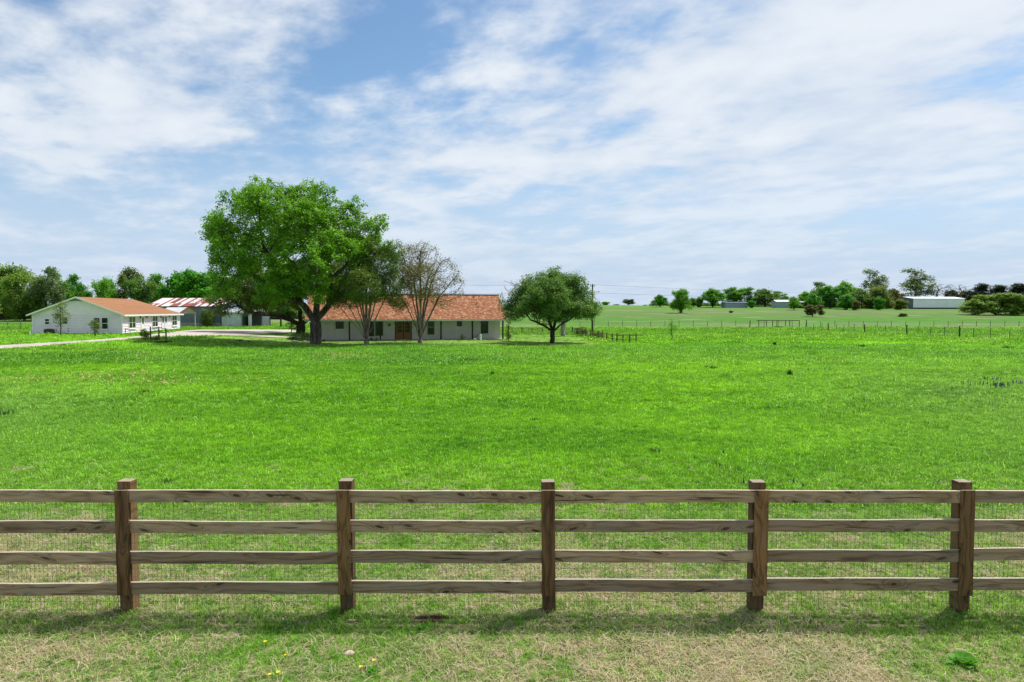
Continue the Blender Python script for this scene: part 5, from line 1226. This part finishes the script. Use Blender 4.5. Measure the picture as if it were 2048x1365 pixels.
# dry straw lying between the green
straw_src = [clump(16, .08, .03, .075, .0052, 2.6, 60 + s, STRAW, 'straw_tuft') for s in range(5)]
for i_, s_o in enumerate(straw_src): s_o.name = 'straw_tuft_%02d' % i_
x, y = wedge(4.6, 15.5, 330); n_ = vnoise(x, y, 1.1, 3); n2_ = vnoise(x, y, 3.5, 4)
prob = np.clip(.44 - .85 * n_ - .50 * n2_ - np.clip((y - 8.2) * .13, -.05, 1), .03, 1); prob = np.maximum(prob, np.where((vnoise(x, y, 2.3, 41) + .5 * vnoise(x, y, .5, 42) > .62) & (y > 8.5), .5, 0)); prob = prob * np.where((y < 8.1) & (y > 7.1), .45, 1)
hole = ((x + .92) / .26) ** 2 + ((y - 7.62) / .14) ** 2 < rg.uniform(.1, 1.5, len(x))
k = (rg.uniform(0, 1, len(x)) < prob) & ~hole; x, y = x[k], y[k]; N = len(x); s = rg.uniform(.7, 1.4, N)
scatter('dry_grass', 'straw coloured dry grass lying in patches around the board fence', np.stack([x, y, h(x, y)], 1), rg.integers(0, 5, N), np.stack([s, s, s * .8], 1), rg.uniform(0, 6.28, N), rg.normal(0, .2, (N, 2)), straw_src, 'straw_sources')
# weeds and clumps
def tuft(px, py, w_, hgt, label, seed, m, n=60, name='grass_tuft', cat='plant'):
    b = G(px, py); r = np.random.default_rng(seed); rad = w_ * b.y / F / 2; o = clump(n, rad, hgt * .4, hgt, max(.006, b.y * .0009), .8, seed, m, name); C.objects.link(o); o.location = b; return tag(o, label, cat)
WEED = leafmat('dark_green_weed', (0.02, 0.075, 0.01), (0.05, 0.14, 0.02)); WEEDB = leafmat('lime_green_weed', (0.08, 0.27, 0.015), (0.13, 0.38, 0.03))
for i, (px_, py_, w_, hg, lb, mm_) in enumerate((
    (289, 788, 22, .30, 'dark burnt-looking tuft alone in the left meadow', LF_OAK), (8, 832, 40, .35, 'dark green tuft at the left edge of the meadow', WEED),
    (1310, 905, 30, .16, 'dark weed tuft in the meadow above the gap after the middle post', WEED), (1436, 934, 30, .14, 'flat dark weed left of the blue flowers', WEED),
    (942, 722, 24, .3, 'dark clump of tall grass in the meadow below the agave', WEED), (1421, 738, 28, .3, 'dark weed clump in the meadow right of centre', WEED),
    (1555, 640 + 14, 12, .3, 'dark clump just before the far pipe corral', WEED), (1724, 696, 16, .5, 'dark green clump in the right meadow below the wire fence posts', WEED),
    (2014, 698, 24, .4, 'dark flat clump in the meadow near the right edge', WEED), (1580, 752, 8, .5, 'thin upright weed in the right half of the meadow', WEED),
    (1549, 692, 6, .6, 'short upright weed left of the upper right meadow clump', WEED), (332, 968, 22, .16, 'green grass tuft just above the top rail near the left post', WEED),
    (1070, 842, 18, .16, 'small dark weed in the middle of the meadow', WEED), (985, 751, 6, .3, 'small dark weed in the centre of the meadow', WEED))):
    tuft(px_, py_, w_, hg, lb, 300 + i, mm_)
def broadleaf(px, py, R_, label, seed):
    b = G(px, py); r = np.random.default_rng(seed); m = MB(); t = thing('broadleaf_weed', label, 'plant', b)
    for k in range(26):
        a = r.uniform(0, 6.28); L_ = R_ * r.uniform(.5, 1.1); el = r.uniform(.2, .9); d_ = Vector((math.cos(a) * math.cos(el), math.sin(a) * math.cos(el), math.sin(el))); s__ = Vector((-math.sin(a), math.cos(a), 0)) * L_ * .28
        p0 = d_ * .02; m.poly([p0, d_ * L_ * .45 - s__ * .8, d_ * L_ * .8 - s__, d_ * L_ - Vector((0, 0, .02)), d_ * L_ * .8 + s__, d_ * L_ * .45 + s__ * .8])
    m.build('leaves', WEEDB, t); MB().bar((0, 0, -.03), (0, 0, .05), .012).build('stem', WEEDB, t)
broadleaf(1925, 1330, .17, 'bright lime green broad-leaved weed at the lower right corner', 1)
broadleaf(848, 1262, .09, 'small green leafy weed left of the bare soil hole', 2)
broadleaf(745, 1348, .09, 'leafy weed carrying the yellow flowers at the bottom of the photo', 3)
# flowers
YEL = plain('yellow_petals', (.85, .62, .02), .6, .1); BLU = plain('blue_petals', (.035, .04, .13), .6, .3)
def daisy(px, py, r_, label):
    b = G(px, py); t = thing('yellow_flower', label, 'flower', b, group='small yellow flowers in the turf'); m = MB()
    for k in range(8): a = k * .785; m.poly([(0, 0, .07), (math.cos(a - .3) * r_, math.sin(a - .3) * r_, .08), (math.cos(a + .3) * r_, math.sin(a + .3) * r_, .08)])
    m.build('petals', YEL, t); MB().bar((0, 0, -.01), (0, 0, .075), .002, n=4).build('stem', WEEDB, t)
for px_, py_, r_, lb in ((531, 1298, .020, 'yellow flower right of the left post, highest of the lower-left group'), (571, 1326, .014, 'faint yellow flower below and right of the highest lower-left one'), (557, 1362, .022, 'brightest yellow flower at the bottom edge of the photo'), (540, 1366, .018, 'yellow flower cut by the bottom edge of the photo'),
                     (748, 1336, .020, 'upper yellow flower of the pair near the stone'), (722, 1350, .020, 'lower yellow flower of the pair near the stone'), (1687, 1193, .020, 'yellow flower under the lowest rail between the two right posts'), (937, 1088, .014, 'tiny yellow flower seen between the second and third rails'),
                     (2020, 1018, .02, 'yellow flower seen below the top rail at the right edge'), (877, 952, .016, 'tiny yellow flower above the top rail left of the middle post'), (1857, 937, .018, 'yellow flower in the turf above the right post'), (1784, 1124, .016, 'tiny yellow flower seen between the lower two rails left of the right post')):
    daisy(px_, py_, r_, lb)
def lupin(px, py, n, label, H_=.16, spread=.03, seed=0):
    b = G(px, py); t = thing('blue_flower', label, 'flower', b, group='blue flowers in the meadow'); r = random.Random(seed); m = MB(); s_ = MB()
    for q in range(n):
        x, y = (r.gauss(0, spread), r.gauss(0, spread)) if n > 1 else (0, 0); s_.bar((x, y, -.01), (x, y, H_ * .5), .003, n=4); z = H_ * .45
        while z < H_:
            k = (1 - (z - H_ * .45) / (H_ * .6)); m.bar((x, y, z), (x, y, z + .018), .020 * k + .004, .014 * k + .004, 6); z += .021
    m.build('petals', BLU, t); s_.build('stem', WEEDB, t)
for i, (px_, py_, n, lb, H_, sp) in enumerate(((1487, 974, 1, 'blue flower left of the fourth post top', .17, .02), (1498, 973, 1, 'blue flower touching the left side of the fourth post top', .17, .02), (1587, 975, 1, 'blue flower above the top rail right of the fourth post', .17, .02), (1606, 978, 1, 'pale small blue flower at the rail right of the fourth post', .12, .02), (1446, 911, 1, 'single blue flower in the turf above the gap left of the fourth post', .13, .02),
    (1978, 764, 8, 'topmost small cluster of dark blue flowers in the right meadow', .3, .25), (1968, 776, 16, 'left long cluster of dark blue flowers in the right meadow', .3, .5), (2000, 778, 16, 'right long cluster of dark blue flowers in the right meadow', .3, .4), (2038, 774, 7, 'small cluster of dark blue flowers at the right edge', .3, .2), (1320, 741, 9, 'faint row of blue flowers left of the centre-right weed clump', .25, .5), (1357, 741, 8, 'faint small row of blue flowers beside the centre-right weed clump', .25, .35),
    (1640, 745, 7, 'sparse blue flowers in the meadow below the wire fence', .25, .5))):
    lupin(px_, py_, n, lb, H_, sp, i)
def drift(name, label, areas, cols, size, seed):
    rg = np.random.default_rng(seed); P_ = []
    for px_, py_, wx, wy, n in areas:
        c = G(px_, py_); P_.append(np.stack([c.x + rg.normal(0, wx, n), c.y + rg.normal(0, wy, n)], 1))
    P_ = np.concatenate(P_); k = in_poly_mask(P_[:, 0], P_[:, 1]); P_ = P_[k]; z = h(P_[:, 0], P_[:, 1]) + rg.uniform(.10, .22, len(P_))
    V_, Fq, rn = leaves(np.stack([P_[:, 0], P_[:, 1], z], 1), 3, .03, size, rg, flat=1.2, aspect=.9)
    o = link(name, V_, Fq, cols, None, attr=rn); tag(o, label, 'wildflowers', kind='stuff')
PEACH = leafmat('peach_petals', (0.62, 0.33, 0.14), (0.72, 0.55, 0.33), trans=.2); PALE = leafmat('pale_petals', (0.42, 0.50, 0.22), (0.62, 0.64, 0.36), trans=.2)
drift('peach_wildflowers', 'drifts of peach coloured wildflowers in the meadow and below the house', [(20, 763, 1.6, 1, 60), (75, 762, 1.2, .9, 30), (182, 754, 1.3, 1.1, 45), (185, 762, .9, .6, 25), (215, 751, 1.0, .6, 20), (280, 750, .9, .7, 32), (285, 765, 1, .8, 28), (328, 769, .9, .5, 25), (260, 772, .8, .6, 12), (400, 765, 1.6, .7, 22), (492, 765, 1.3, .8, 22), (300, 757, 9, 3, 40), (686, 715, 2.0, .9, 110), (650, 712, 1.2, .5, 40), (292, 710, .9, .6, 25),
       (1025, 712, 1.3, .8, 40), (1170, 716, 1.4, .7, 24), (1925, 684, 3.5, 1.5, 150), (1900, 680, 5, 2, 60), (1975, 684, 3, 1, 90), (1540, 664, 9, 2, 70)], PEACH, .035, 5)
drift('pale_wildflowers', 'thin scatter of pale clover heads through the meadow', [(250, 745, 14, 5, 420), (700, 715, 14, 3, 300), (1100, 715, 14, 3, 200), (500, 760, 14, 6, 220), (1400, 700, 16, 4, 150)], PALE, .022, 6)
# stones in the foreground
stone(699, 1312, .055, .045, .035, 'pinkish round stone lying in the turf below the second post', plain('pink_stone', (.55, .40, .32), .9, .2, 30), 3)
stone(1230, 1243, .05, .03, .02, 'small pale grey stone at the fence foot right of the middle post', STONE, 5)
